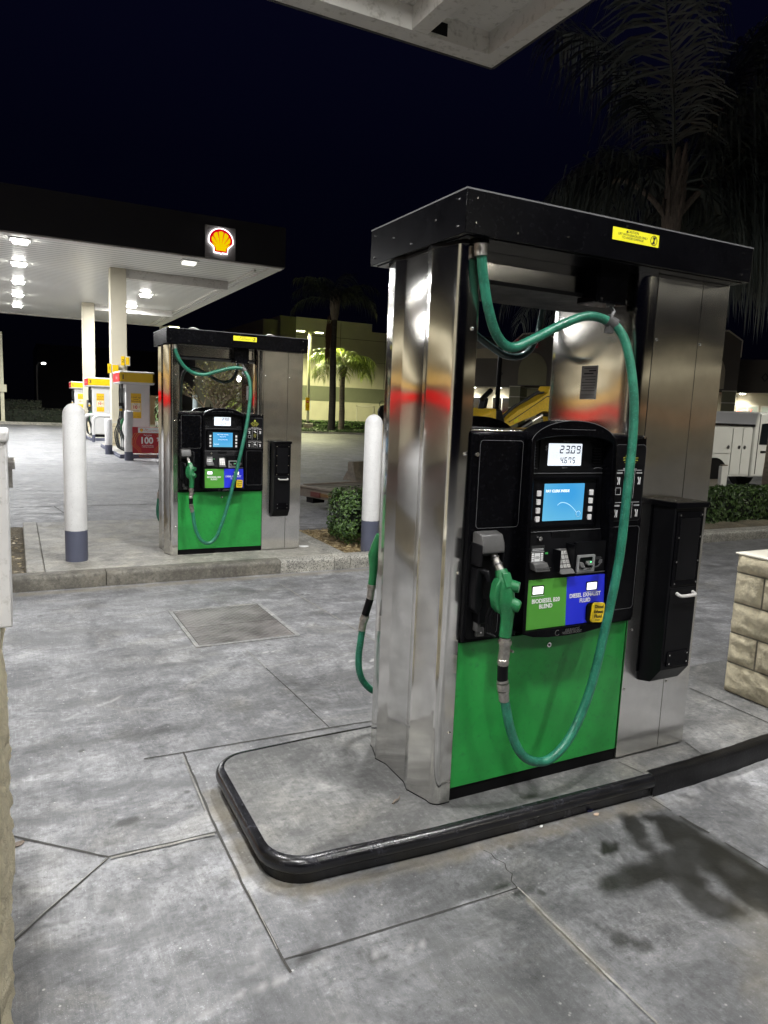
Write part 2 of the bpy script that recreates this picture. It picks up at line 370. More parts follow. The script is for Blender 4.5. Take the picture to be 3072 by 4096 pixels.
M_offwhite=paint('canopy_offwhite',(0.66,0.64,0.60),0.5,0,0.07,1.5,(0.40,0.38,0.34))
M_fascia=paint('fascia_dark',(0.028,0.027,0.030),0.55,0,0.1,1)
M_lamp=emit('lamp_diffuser',(1.0,0.99,0.93),40.0); M_lampdim=emit('lamp_diffuser_dim',(1.0,0.98,0.9),1.5)
M_lampy=emit('street_lamp_glow',(1.0,1.0,0.62),16.0)
M_logoy=emit('logo_yellow',(1.0,0.68,0.0),0.85); M_logor=emit('logo_red',(0.80,0.0,0.015),0.75); M_logow=emit('logo_white',(1,0.95,1),3.5)
M_steelpanel=paint('logo_back_panel',(0.33,0.32,0.30),0.5,0.0)
M_red=paint('sign_red',(0.42,0.012,0.025),0.4,0,0.06); M_redb=paint('bright_red',(0.62,0.015,0.02),0.4)
M_sigyellow=paint('dispenser_yellow',(0.85,0.55,0.0),0.35,0,0.04)
M_orange=paint('orange_line',(0.75,0.25,0.03),0.5)
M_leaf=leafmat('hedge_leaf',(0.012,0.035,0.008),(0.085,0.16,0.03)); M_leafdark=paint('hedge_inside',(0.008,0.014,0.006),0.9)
M_palmleaf=leafmat('palm_leaf',(0.02,0.04,0.012),(0.12,0.19,0.03),rough=0.42); M_palmdark=leafmat('palm_leaf_dark',(0.028,0.038,0.034),(0.085,0.10,0.085),rough=0.6); M_palmshadow=leafmat('palm_leaf_shadow',(0.006,0.008,0.005),(0.02,0.024,0.015),rough=0.8)  # dark and shadow copies put shade into the leaf colour
M_palmlit=leafmat('palm_leaf_lit',(0.07,0.13,0.02),(0.42,0.50,0.08),rough=0.4)  # lit copy of the palm leaf, lamplight put into its colour
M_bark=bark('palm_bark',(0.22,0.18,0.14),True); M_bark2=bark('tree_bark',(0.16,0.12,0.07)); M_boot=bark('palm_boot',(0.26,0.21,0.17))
M_twig=leafmat('twig_leaf',(0.06,0.07,0.015),(0.22,0.21,0.05))
def soil(name,a,b2,sc=60):
    m,t,b=nodes(name); v=wpos(t); n=noise(t,sc,5,0.75,v); n1=noise(t,3,4,0.6,v)
    c=ramp(t,n.outputs[0],[(0.35,a),(0.65,b2)]).outputs[0]
    c=mix(t,ramp(t,n1.outputs[0],[(0.4,(0.5,)*3),(0.6,(0,)*3)]).outputs[0],c,tuple(x*0.6 for x in a))
    t.links.new(c,b.inputs['Base Color']); b.inputs['Roughness'].default_value=0.95; bump(t,b,n.outputs[0],1.0,0.02); return m
M_mulch=soil('mulch',(0.16,0.11,0.05),(0.50,0.38,0.19)); M_soil=soil('soil',(0.07,0.06,0.04),(0.30,0.25,0.17))
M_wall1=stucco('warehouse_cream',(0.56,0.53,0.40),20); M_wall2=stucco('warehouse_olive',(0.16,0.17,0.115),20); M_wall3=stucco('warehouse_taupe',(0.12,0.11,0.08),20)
M_mallwall=stucco('mall_taupe',(0.11,0.10,0.085),30); M_mallcream=stucco('mall_cream',(0.42,0.38,0.28),30); M_mallwhite=stucco('mall_trim',(0.6,0.57,0.48),30); M_mallolive=stucco('mall_olive',(0.20,0.20,0.13),30)
M_excy=paint('machine_yellow',(0.80,0.52,0.03),0.4,0,0.12,6,(0.22,0.14,0.03))
M_rubber=paint('tyre_rubber',(0.012,0.012,0.012),0.7)
M_glassd=paint('dark_glass',(0.01,0.012,0.014),0.06,0,0.1,2,spec=0.8)
M_deck=paint('trailer_deck',(0.13,0.115,0.085),0.7,0,0.3,3,(0.2,0.18,0.12),0.4)
M_rust=paint('weathered_steel',(0.16,0.135,0.11),0.75,0,0.3,8,(0.25,0.20,0.14),0.5)
M_truckw=paint('truck_white',(0.62,0.62,0.60),0.28,0,0.04,2,coat=0.4)
M_pole=paint('pole_cream',(0.55,0.53,0.40),0.5)
M_signback=emit('green_neon',(0.0,0.9,0.4),1.2)

# ------------------------------------------------------------------ lights (each stands in a lamp housing built below, some added out of view)
def area(name, loc, size, power, col=(1,0.985,0.95), rot=(0,0,0), spread=180):
    l=bpy.data.lights.new(name,'AREA'); l.energy=power; l.color=col; l.shape='SQUARE'; l.size=size; l.spread=R(spread)
    o=bpy.data.objects.new(name,l); o.location=loc; o.rotation_euler=[R(a) for a in rot]; COL.objects.link(o); return o
def spot(name, loc, power, col, size=150, blend=0.6, rad=0.15, rot=(0,0,0)):
    l=bpy.data.lights.new(name,'SPOT'); l.energy=power; l.color=col; l.spot_size=R(size); l.spot_blend=blend; l.shadow_soft_size=rad
    o=bpy.data.objects.new(name,l); o.location=loc; o.rotation_euler=[R(a) for a in rot]; COL.objects.link(o); return o
NEARZ=5.3; FARZ=5.5
NEAR_LAMPS=[(2.1,-2.0),(-2.1,-2.0),(2.1,-5.8),(-2.1,-5.8),(-2.1,1.9),(1.2,2.2),(-6.3,-2.0),(-6.3,1.9)]
NEAR_POWER={0:340,1:400,2:190,3:200,4:280,5:250,6:200,7:200}
FAR_LAMPS=[(x,y) for x in (3.02,-1.25,-5.5,-9.8,-14.0) for y in (19.05,22.7,26.6,30.3,34.2)]

# ------------------------------------------------------------------ ground
def gz(y):
    if y<=0: return -0.10
    if y<4.7: return -0.10-0.08*y/4.7
    if y<8: return -0.18
    if y<18: return -0.18+0.16*(y-8)/10
    return -0.02
def grid_noise(X,Y,seed,f):
    rs=np.random.RandomState(seed); T=rs.rand(64,64)
    x=X*f; y=Y*f; xi=np.floor(x).astype(int); yi=np.floor(y).astype(int); fx=x-xi; fy=y-yi
    fx=fx*fx*(3-2*fx); fy=fy*fy*(3-2*fy)
    g=lambda a,b:T[a%64,b%64]
    return (g(xi,yi)*(1-fx)+g(xi+1,yi)*fx)*(1-fy)+(g(xi,yi+1)*(1-fx)+g(xi+1,yi+1)*fx)*fy
def fbm(X,Y,seed,f,o=4):
    s=0;a=1;t=0
    for i in range(o): s=s+a*grid_noise(X,Y,seed+i,f*2**i); t+=a; a*=.55
    return s/t
def cap(X,Y,ax,ay,bx,by,r,soft,wob):
    dx,dy=bx-ax,by-ay; L=dx*dx+dy*dy+1e-9
    tt=np.clip(((X-ax)*dx+(Y-ay)*dy)/L,0,1); d=np.hypot(X-ax-tt*dx,Y-ay-tt*dy)+wob
    return np.clip((r-d)/soft+0.5,0,1)
def build_ground():
    fx=np.arange(-2.6,3.6,0.022); fy=np.arange(-2.2,4.9,0.024)
    xs=np.concatenate([[-220,-90,-45,-25,-15,-10,-7,-5,-3.6,-3.0],fx,[3.9,4.6,6,8,11,15,20,28,40,60,100,220]])
    ys=np.concatenate([[-160,-60,-30,-15,-9,-6,-4,-3,-2.5],fy,[5.3,6,7,8,9.5,11,13,15.5,18,22,30,40,60,100,220]])
    X,Y=np.meshgrid(xs,ys); nx,ny=len(xs),len(ys)
    Z=np.vectorize(gz)(Y)+ (fbm(X,Y,3,1.2,3)-.5)*0.003*(np.abs(X)<3)*(np.abs(Y)<5)
    V=np.stack([X,Y,Z],-1).reshape(-1,3)
    idx=np.arange(nx*ny).reshape(ny,nx)
    F=np.stack([idx[:-1,:-1],idx[:-1,1:],idx[1:,1:],idx[1:,:-1]],-1).reshape(-1,4)
    me=bpy.data.meshes.new('ground'); me.from_pydata(V.tolist(),[],F.tolist()); me.update()
    wob=(fbm(X,Y,11,14,4)-.5)*0.10; wob2=(fbm(X,Y,21,30,3)-.5)*0.05
    S=np.zeros_like(X)
    def blob(ax,ay,bx,by,r,soft,k,w=wob):
        nonlocal S
        S=np.maximum(S,min(.97,k*1.18)*cap(X,Y,ax,ay,bx,by,r,soft*(1.5 if soft>.025 else 1.2),w))
    # the big wet fuel stain beside the kerb end
    PA=[(0.798, -0.274), (0.886, -0.298), (0.917, -0.364), (0.926, -0.469), (0.934, -0.611), (0.936, -0.751), (0.905, -0.92), (0.72, -1.037), (0.73, -0.894), (0.713, -0.833), (0.726, -0.747), (0.757, -0.662), (0.739, -0.612), (0.683, -0.629), (0.646, -0.749), (0.681, -0.819), (0.661, -0.871), (0.593, -0.866), (0.545, -0.828), (0.53, -0.742), (0.551, -0.64), (0.529, -0.601), (0.416, -0.608), (0.289, -0.58), (0.294, -0.535), (0.337, -0.506), (0.443, -0.512), (0.548, -0.507), (0.623, -0.486), (0.727, -0.487), (0.777, -0.403), (0.811, -0.331)]
    PB=[(0.73, -0.231), (0.77, -0.255), (0.742, -0.326), (0.674, -0.406), (0.659, -0.468), (0.607, -0.468), (0.638, -0.39), (0.67, -0.308)]
    PC=[(0.142, -0.759), (0.203, -0.747), (0.235, -0.786), (0.236, -0.825), (0.191, -0.827), (0.184, -0.794), (0.147, -0.788)]
    PD=[(0.129, -0.67), (0.168, -0.696), (0.199, -0.738), (0.172, -0.749), (0.144, -0.721)]
    def polystain(P,soft,k,w):
        nonlocal S
        x0=min(p[0] for p in P)-.2;x1=max(p[0] for p in P)+.2;y0=min(p[1] for p in P)-.2;y1=max(p[1] for p in P)+.2
        jx=np.where((xs>x0)&(xs<x1))[0]; jy=np.where((ys>y0)&(ys<y1))[0]; sl=(slice(jy[0],jy[-1]+1),slice(jx[0],jx[-1]+1))
        X_,Y_=X[sl],Y[sl]; ins=np.zeros(X_.shape,bool); d=np.full(X_.shape,9.)
        for (ax,ay),(bx,by) in zip(P,P[1:]+P[:1]):
            dx,dy=bx-ax,by-ay; tt=np.clip(((X_-ax)*dx+(Y_-ay)*dy)/(dx*dx+dy*dy),0,1); d=np.minimum(d,np.hypot(X_-ax-tt*dx,Y_-ay-tt*dy))
            c_=((ay>Y_)!=(by>Y_))&(X_<(bx-ax)*(Y_-ay)/(by-ay+1e-12)+ax); ins^=c_
        sd=np.where(ins,d,-d)+w[sl]+soft*.38
        vv=k*np.clip(sd/soft+.5,0,1); vv=vv*(.80+.36*fbm(X_,Y_,19,12,4)); S[sl]=np.maximum(S[sl],np.clip(vv,0,.97))
    polystain(PA,.065,.97,wob*.5); polystain(PB,.05,.97,wob*.45); polystain(PC,.02,.75,wob2*.5); polystain(PD,.02,.65,wob2*.5)
    for cx,cy,r in ((.50,-.36,.018),(.475,-.395,.026),(.505,-.39,.02),(.535,-.37,.013)): blob(cx,cy,cx+.012,cy-.006,r,.01,.85,wob2*.2)
    for cx,cy,dx,dy,r,k in ((.20,-.80,.03,-.02,.03,.7),(.17,-.79,-.03,0,.018,.5),(.24,-.72,-.06,.05,.012,.4),(.10,-.66,.02,0,.008,.5),
        (0.0,-.405,-.05,.01,.014,.75),(.0,-.455,.035,-.002,.02,.75),(.05,-.44,.01,-.01,.008,.6),
        (-.93,.56,.05,-.02,.012,.6),(-1.19,.535,.05,.02,.022,.7),(-1.25,.43,.05,0,.022,.45),(-.90,.30,.04,0,.02,.45),
        (-.93,.0,.02,0,.012,.5),(-1.12,-.28,.03,.02,.02,.3),(-.80,-.42,.05,.02,.018,.6),(-.62,-.47,.03,-.05,.012,.5),(-.56,-.52,.02,-.02,.012,.5),(-.33,-.43,.10,.01,.008,.35),
        (-.50,3.05,.03,0,.018,.45),(.05,4.1,.04,0,.015,.6),(-.3,3.4,.13,.0,.022,.65),(1.4,-.30,.04,0,.02,.3),(1.25,-.24,.02,0,.02,.35),(1.1,-.24,.03,-.02,.02,.35),(1.5,-.40,.03,0,.01,.5),
        (1.2,4.35,.2,.02,.012,.5),(1.35,4.25,.08,0,.01,.4),(.55,3.45,.3,.0,.008,.5),(1.0,2.9,.2,.03,.008,.4)):
        blob(cx,cy,cx+dx,cy+dy,r,r*.5,k,wob2*.55)
    # broad darker traffic bands
    nb_=fbm(X,Y,41,1.6,4)
    slabA=np.clip((X-.03)/.02,0,1)*np.clip((.95-X)/.02,0,1)*np.clip((-.15-Y)/.02,0,1)
    slabB=np.clip((X+.84)/.02,0,1)*np.clip((.02-X)/.02,0,1)*np.clip((-.42-Y)/.02,0,1)
    slabC=np.clip((X+.84)/.02,0,1)*np.clip((.03-X)/.02,0,1)*np.clip((Y+.42)/.02,0,1)*np.clip((-.12-Y)/.02,0,1)
    S=np.maximum(S,slabA*np.clip(.0+.62*nb_,0,.42)*(1-.35*np.clip((-.9-Y)/.5,0,1)))
    S=np.maximum(S,slabB*np.clip(.75*nb_-.02,0,.5)*np.clip((X+.9)/.5,0.3,1)); S=np.maximum(S,slabC*np.clip(.10+.75*nb_,0,.55)*np.clip((X+.75)/.5,0,1))
    S=np.maximum(S,.30*np.clip(fbm(X,Y,55,.7,4)*2.6-1.1,0,1)*(Y>.7))
    S=np.maximum(S,.45*cap(X,Y,-.06,2.0,.02,1.25,.035,.06,wob*.5)); S=np.maximum(S,.30*cap(X,Y,.15,1.6,.3,1.05,.05,.12,wob))
    for k in range(12):
        cx=-1.45+k*.055; S=np.maximum(S,.42*cap(X,Y,cx,2.58+.004*k,cx+.03,2.50+.005*k,.012,.018,wob2*.3))
    S=np.maximum(S,.3*cap(X,Y,-1.5,3.1,-.6,3.3,.1,.2,wob*2))
    # tyre scuffs and long soft traffic streaks
    br=np.clip((fbm(X,Y,91,6,4)-.40)*4,0,1)
    for (a,r,k) in (((-2.6,3.35,1.6,3.05),.10,.40),((-2.6,2.45,2.0,2.15),.09,.32),((-2.4,1.45,.2,1.30),.10,.36),((-2.6,4.2,2.6,4.05),.12,.34),((1.0,-.62,3.4,-.45),.06,.40),((1.0,-1.1,3.4,-.85),.08,.36),((-2.6,.72,-1.0,.78),.08,.30),((-1.6,-.2,-1.0,.2),.07,.28),((-1.5,-.9,-.9,-.7),.09,.28),((-.9,1.9,-.2,1.4),.10,.3),((1.1,2.0,3.4,1.8),.12,.36),((1.1,3.4,3.4,3.2),.12,.3),((-2.5,2.0,-.6,1.85),.05,.3)):
        S=np.maximum(S,k*cap(X,Y,*a,r,r*1.3,wob*1.2)*br)
    for k_ in range(9):
        th=np.linspace(0,1,9); cx=.2+k_*.33; cy=2.2+.25*(k_%3)+(k_*.37)%1.6; rr_=.22+.05*(k_%4)
        for q in range(8): S=np.maximum(S,.38*cap(X,Y,cx+rr_*math.cos(2.6-th[q]*1.6),cy+rr_*.7*math.sin(2.6-th[q]*1.6),cx+rr_*math.cos(2.6-th[q+1]*1.6),cy+rr_*.7*math.sin(2.6-th[q+1]*1.6),.008,.014,wob2*.3))
    # drips
    rs=np.random.RandomState(5)
    for _ in range(70):
        cx,cy=rs.uniform(-2.2,2.4),rs.uniform(-1.6,4.4); r=rs.uniform(.004,.016); S=np.maximum(S,rs.uniform(.25,.7)*cap(X,Y,cx,cy,cx+rs.uniform(-.02,.02),cy,r,r*.8,wob2*.3))
    # tan dirt round the kerb foot
    T=np.zeros_like(X)
    for a in ((-.80,.62,-.80,.02),(-.80,.02,-.70,-.14),(-.70,-.14,.1,-.19),(.1,-.19,.95,-.22)):
        T=np.maximum(T,.60*cap(X,Y,*a,.030,.05,wob*1.1)*np.clip(.3+1.2*fbm(X,Y,61,9,3),0,1))
    T=np.maximum(T,.5*cap(X,Y,-1.5,4.60,2.2,4.60,.05,.08,wob))
    T=np.maximum(T,.6*cap(X,Y,.02,-.5,.02,-.85,.012,.03,wob2*.5)); T=np.maximum(T,.5*cap(X,Y,.7,-.9,.3,-1.3,.06,.15,wob*2))
    # pale scuffs
    L=np.zeros_like(X)
    for a,r,k in (((-1.2,-.50,-.72,-.45),.007,.45),((-1.35,-.40,-1.1,-.42),.006,.35),((-.42,-.52,-.62,-.50),.006,.4),((-.93,-.40,-.8,.06),.02,.25),
        ((-.30,2.32,.1,2.34),.008,.6),((.3,2.05,.6,2.1),.008,.6),((.45,1.95,.5,1.97),.016,.8),((.6,1.9,.63,1.92),.014,.8),((.7,2.0,.74,2.0),.012,.7),((.35,1.75,.9,1.9),.005,.5),
        ((1.0,-.25,1.7,-.2),.03,.35),((1.3,-.45,1.1,-.8),.02,.3),((1.35,-.6,1.25,-.9),.015,.4),((-1.3,1.7,-1.0,1.9),.01,.4)):
        L=np.maximum(L,k*cap(X,Y,*a,r,r*1.5,wob2*.9)*np.clip((fbm(X,Y,77,45,2)-.42)*6,0,1))
    col=np.stack([S,T*(1-S*.8),L,np.ones_like(S)],-1).reshape(-1).astype(np.float32)
    at=me.color_attributes.new('stain','FLOAT_COLOR','POINT'); at.data.foreach_set('color',col)
    me.polygons.foreach_set('use_smooth',[True]*len(me.polygons))
    me.materials.append(M_ground)
    o=bpy.data.objects.new('ground',me); COL.objects.link(o); tag(o,kind='structure')
build_ground()

def strip(mb, pts, wd, z=0.0035, jag=0.25, zf=None, m=0):
    P=[]
    for i in range(len(pts)-1):
        a=Vector(pts[i]);b=Vector(pts[i+1]); n=max(2,int((b-a).length/0.05))
        for k in range(n): P.append(a.lerp(b,k/n))
    P.append(Vector(pts[-1])); L=[];Rr=[]
    for i,p in enumerate(P):
        t=(P[min(i+1,len(P)-1)]-P[max(i-1,0)]).normalized(); nn=Vector((-t.y,t.x))
        o=nn*random.uniform(-1,1)*wd*0.15
        h=(zf if zf is not None else gz(p.y))+z
        w1=wd*.5*(1+random.uniform(-jag,jag)); w2=wd*.5*(1+random.uniform(-jag,jag))
        L.append((*(p+o+nn*w1),h)); Rr.append((*(p+o-nn*w2),h))
    n=len(P); mb.add(L+Rr,[(i,i+1,n+i+1,n+i) for i in range(n-1)],m)
jb=MB()
for pts,wd in (([(-1.75,.70),(-1.594,.642),(-1.255,.333)],.013),([(-1.255,.333),(-.856,.329)],.016),([(-1.255,.333),(-1.60,-.034),(-2.3,-.75)],.012),
    ([(-.838,1.06),(-.856,.329),(-.855,-.062),(-.841,-.40),(-.838,-.46)],.012),([(-1.02,1.06),(-.081,1.034),(1.2,.98)],.012),([(-.083,1.04),(-.095,1.55),(-.112,2.02)],.008),
    ([(-.838,-.403),(-.683,-.411),(.019,-.431)],.008),([(.942,-.17),(.945,-.30)],.006),([(.945,-.34),(.955,-.48)],.014),([(.957,-.55),(.961,-.734),(.96,-1.6)],.008),
    ([(.019,-.431),(.022,-.39),(.05,-.36),(.045,-.33),(.062,-.30),(.045,-.26),(.05,-.23),(.035,-.20)],.004),([(.8,9.9),(-6,9.95)],.03),([(-6,9.95),(-12,9.95)],.03),
    ([(1.4,6.9),(6,8.3)],.02),([(-2.5,9.2),(-.9,9.25),(-1.0,9.9)],.02)): strip(jb,pts,wd*.72)
jb.build('pavement_joint',M_joint,smooth=False); bpy.data.objects['pavement_joint']['kind']='structure'
jb=MB()
for pts,wd in (([(.019,-.431),(.018,-.836),(.022,-1.6)],.011),([(.739,4.3),(.765,3.4),(.80,2.3),(.80,.9)],.012),([(-.112,2.02),(-.13,2.45)],.006),([(-.12,2.03),(.6,2.1),(1.3,2.2)],.006),
    ([(-.848,1.0),(-.862,.5)],.006),([(-.85,-.06),(-.845,-.36)],.006),([(-1.25,.318),(-.87,.314)],.014),([(-1.6,-.02),(-1.26,.322)],.005),([(1.96,.74),(1.985,.2)],.01)): strip(jb,pts,wd*.7,0.0075,jag=.5)
jb.build('pale_joint',M_jointlight,smooth=False); bpy.data.objects['pale_joint']['kind']='structure'

# ------------------------------------------------------------------ near fuelling island
def arc(cx,cy,r,a0,a1,n=8): return [(cx+r*math.cos(R(a0+(a1-a0)*i/n)), cy+r*math.sin(R(a0+(a1-a0)*i/n))) for i in range(n+1)]
front=[(.96,-.164),(.5,-.152),(-.15,-.134),(-.58,-.105)]
nose=front+arc(-.615,.045,.15,-90,-180,8)+arc(-.635,.60,.13,180,90,8)+[(-.3,.745),(.3,.75),(1.2,.755)]
def inset(path,d):
    o=[]
    for i,p in enumerate(path):
        a=Vector(path[max(i-1,0)]);b=Vector(path[min(i+1,len(path)-1)]); t=(b-a).normalized(); o.append((p[0]-t.y*(-d),p[1]+t.x*(-d)))
    return o
def sweep(mb,path,prof,m=0):
    k=len(prof); vs=[]
    for i,p in enumerate(path):
        a=Vector(path[max(i-1,0)]);b=Vector(path[min(i+1,len(path)-1)]); t=(b-a).normalized(); nn=Vector((t.y,-t.x))*-1
        # outward side is to the left of travel for this path order
        nn=Vector((-t.y,t.x))
        for d,z in prof: vs.append((p[0]+nn.x*d,p[1]+nn.y*d,z))
    fs=[(i*k+j,(i+1)*k+j,(i+1)*k+j+1,i*k+j+1) for i in range(len(path)-1) for j in range(k-1)]
    mb.add(vs,fs,m)
# travel order: front goes toward -x, so outward (-y) is on the LEFT of travel
dense=[]
for i in range(len(nose)-1):
    a=Vector(nose[i]);b=Vector(nose[i+1]); n=max(1,int((b-a).length/.06))
    dense+= [tuple(a.lerp(b,k/n)) for k in range(n)]
dense.append(nose[-1])
nb=MB(); sweep(nb,dense,[(-.010,-.006),(-.009,.002),(0.0,.0015),(.012,-.002),(.022,-.012),(.027,-.026),(.026,-.040),(.018,-.052),(.006,-.058),(.002,-.064),(.0,-.16)])
nb.build('island_kerb_nosing',M_nosing,ang=60); bpy.data.objects['island_kerb_nosing']['kind']='structure'
slab=MB(); poly=[(x,y) for x,y in nose]+[(7.5,.755),(7.5,-.10),(3.5,-.12),(1.81,-.135),(1.29,-.164)]
slab.prism(poly,-.20,0.0,'z'); o=slab.build('fuel_island',M_island,smooth=False); tag(o,kind='structure')
bk=MB()
edge=[(5.5,-.11),(3.5,-.122),(2.4,-.128),(1.81,-.137),(1.55,-.155),(1.29,-.166),(.962,-.166)]
pd=[]
for i in range(len(edge)-1):
    a=Vector(edge[i]);b=Vector(edge[i+1]); n=max(1,int((b-a).length/.05)); pd+=[tuple(a.lerp(b,k/n)) for k in range(n)]
pd.append(edge[-1]); pd=[(x,y+random.uniform(-.003,.003)) for x,y in pd]
sweep(bk,pd,[(-.035,.003),(-.006,.003),(.006,-.002),(.012,-.012),(.012,-.14)])
o=bk.build('painted_kerb',M_blackkerb,ang=60); tag(o,kind='structure')
jb=MB()
for pts,wd in (([(.93,-.15),(.905,-.02)],.005),([(1.37,-.0),(1.33,-.15)],.004),([(1.99,.49),(1.983,-.02),(1.98,-.12)],.008)): strip(jb,pts,wd,.003,zf=0)
o=jb.build('island_joint',M_joint,smooth=False); tag(o,kind='structure')

# ------------------------------------------------------------------ second island, kerbs and planting beds
Z2=-.04
s=MB(); s.box(-1.30,1.55,4.84,7.7,-.3,Z2); o=s.build('back_island',M_pad,smooth=False); tag(o,kind='structure')
def kerb(name,x0,x1,mat,y0=4.68,y1=4.838,zt=Z2+.002,r=.025):
    k=MB(); k.prism([(y0+.035,-.3),(y0+.008,zt-r-.02),(y0+.012,zt-r),(y0+.02,zt-.008),(y0+.038,zt),(y1,zt),(y1,-.3)],x0,x1,'x')
    o=k.build(name,mat,ang=50); tag(o,kind='structure'); return o
kerb('kerb_stained',-9.0,-.80,M_kerbdirty,zt=Z2+.001); kerb('kerb_stained',-.793,.905,M_kerbdirty)
kerb('kerb_pale',.91,1.515,M_kerbagg); kerb('kerb_pale',1.521,1.70,M_kerbagg); kerb('kerb_pale',1.706,4.0,M_kerbagg,y1=4.87); kerb('kerb_pale',7.3,18,M_kerbagg,y1=4.95)
k=MB(); k.box(1.56,1.725,4.84,6.5,-.3,Z2+.002); o=k.build('kerb_pale',M_kerbagg,bevel=.012); tag(o,kind='structure')
k=MB(); k.box(-1.46,-1.305,4.84,7.7,-.3,Z2+.012); o=k.build('kerb_pale',M_pad,bevel=.012); tag(o,kind='structure')
def bed(name,x0,x1,y0,y1,z,mat,nx=60,ny=30,amp=.03):
    k=MB(); vs=[];fs=[]
    for j in range(ny+1):
        for i in range(nx+1):
            x=x0+(x1-x0)*i/nx;y=y0+(y1-y0)*j/ny
            vs.append((x,y,z+amp*(mnoise.noise(Vector((x*3,y*3,0)))+.6*mnoise.noise(Vector((x*14,y*14,2))))))
    fs=[(j*(nx+1)+i,j*(nx+1)+i+1,(j+1)*(nx+1)+i+1,(j+1)*(nx+1)+i) for j in range(ny) for i in range(nx)]
    k.add(vs,fs); o=k.build(name,mat); tag(o,kind='structure'); return o
bed('mulch_bed',1.726,4.0,4.872,6.5,Z2-.03,M_mulch,90,60); bed('mulch_bed',7.3,18,4.952,7.6,Z2-.02,M_soil,60,20); bed('soil_bed',-9,-1.462,4.84,7.7,Z2-.06,M_soil,80,40)
# chips scattered over the beds (uncountable)
ch=MB()
for i in range(2600):
    if i<2100: x=random.uniform(1.74,3.0);y=random.uniform(4.88,6.45);z0=Z2-.01
    else: x=random.uniform(-2.6,-1.48);y=random.uniform(4.86,7.0);z0=Z2-.04
    s_=random.uniform(.004,.014); a=random.uniform(0,6.28); t_=random.uniform(-.4,.4)
    dx,dy=math.cos(a)*s_*1.8,math.sin(a)*s_*1.8; ex,ey=-math.sin(a)*s_*.6,math.cos(a)*s_*.6
    z=z0+random.uniform(-.01,.02)
    ch.add([(x-dx-ex,y-dy-ey,z),(x+dx-ex,y+dy-ey,z+t_*s_),(x+dx+ex,y+dy+ey,z+t_*s_+.003),(x-dx+ex,y-dy+ey,z+.004)],[(0,1,2,3)])
o=ch.build('wood_chips',leafmat('chip',(0.14,0.09,0.04),(0.62,0.50,0.28)),smooth=False); tag(o,'loose pale wood chips strewn over the planting beds','mulch',kind='stuff')

# ------------------------------------------------------------------ access hatch
t=thing('access_hatch','two leaf diamond plate steel hatch set in the concrete drive','hatch',(0,3.1,gz(3.1)))
t.rotation_euler=(math.atan(-.08/4.7),0,0)
k=MB(); x0,x1,y0,y1=-.405,.31,-.475,.48
for a in ((x0-.03,x1+.03,y0-.028,y0),(x0-.03,x1+.03,y1,y1+.03),(x0-.03,x0,y0,y1),(x1,x1+.035,y0,y1)): k.box(*a,-.02,.009)
k.build('hatch_frame',concrete('hatch_frame',(0.19,0.19,0.19),(0.36,0.355,0.35),broom=False),t,bevel=.003)
k=MB(); k.box(x0+.006,x1-.006,y0+.006,-.025,-.02,.006); k.build('hatch_leaf',M_plate,t,smooth=False)
k=MB(); k.box(x0+.006,x1-.006,-.015,y1-.006,-.02,.006); k.build('hatch_leaf',M_plate,t,smooth=False)
k=MB(); k.box(x0-.002,x1+.002,y0-.002,y1+.002,-.03,.0035); k.build('hatch_gap',M_joint,t,smooth=False)

# ------------------------------------------------------------------ lettering helpers
SEG={'0':'abcdef','1':'bc','2':'abged','3':'abgcd','4':'fgbc','5':'afgcd','6':'afgedc','7':'fabc','8':'abcdefg','9':'abcdfg'}
def seven(mb,s,x,z,w,h,gap,y,m=0,th=None,slant=.06):
    th=th or h*.15; cx=x
    def q(xa,za,xb,zb):
        f=lambda xx,zz:(xx+(zz-z)*slant,y,zz)
        mb.add([f(xa,za),f(xb,za),f(xb,zb),f(xa,zb)],[(0,1,2,3)],m)
    for c in s:
        if c=='.':
            q(cx-gap*.75,z,cx-gap*.75+th,z+th); continue
        g=th*.35
        for k in SEG[c]:
            if k=='a': q(cx+g+th*.3,z+h-th,cx+w-g-th*.3,z+h)
            if k=='g': q(cx+g+th*.3,z+h/2-th/2,cx+w-g-th*.3,z+h/2+th/2)
            if k=='d': q(cx+g+th*.3,z,cx+w-g-th*.3,z+th)
            if k=='f': q(cx,z+h/2+g,cx+th,z+h-g)
            if k=='b': q(cx+w-th,z+h/2+g,cx+w,z+h-g)
            if k=='e': q(cx,z+g,cx+th,z+h/2-g)
            if k=='c': q(cx+w-th,z+g,cx+w,z+h/2-g)
        cx+=w+gap
def shell_outline(s=1.0,cx=0,cz=0):
    # scallop badge outline, unit width 1
    pts=[(-.27,-.46),(-.29,-.26),(-.49,-.07)]
    pts+=[(-.50+0.0,.0)]+[(.50*math.cos(R(a)),.03+.47*math.sin(R(a))) for a in range(172,7,-9)]+[(.50,.0),(.49,-.07),(.29,-.26),(.27,-.46),(.06,-.46),(.0,-.49),(-.06,-.46)]
    return [(cx+x*s,cz+z*s) for x,z in pts]
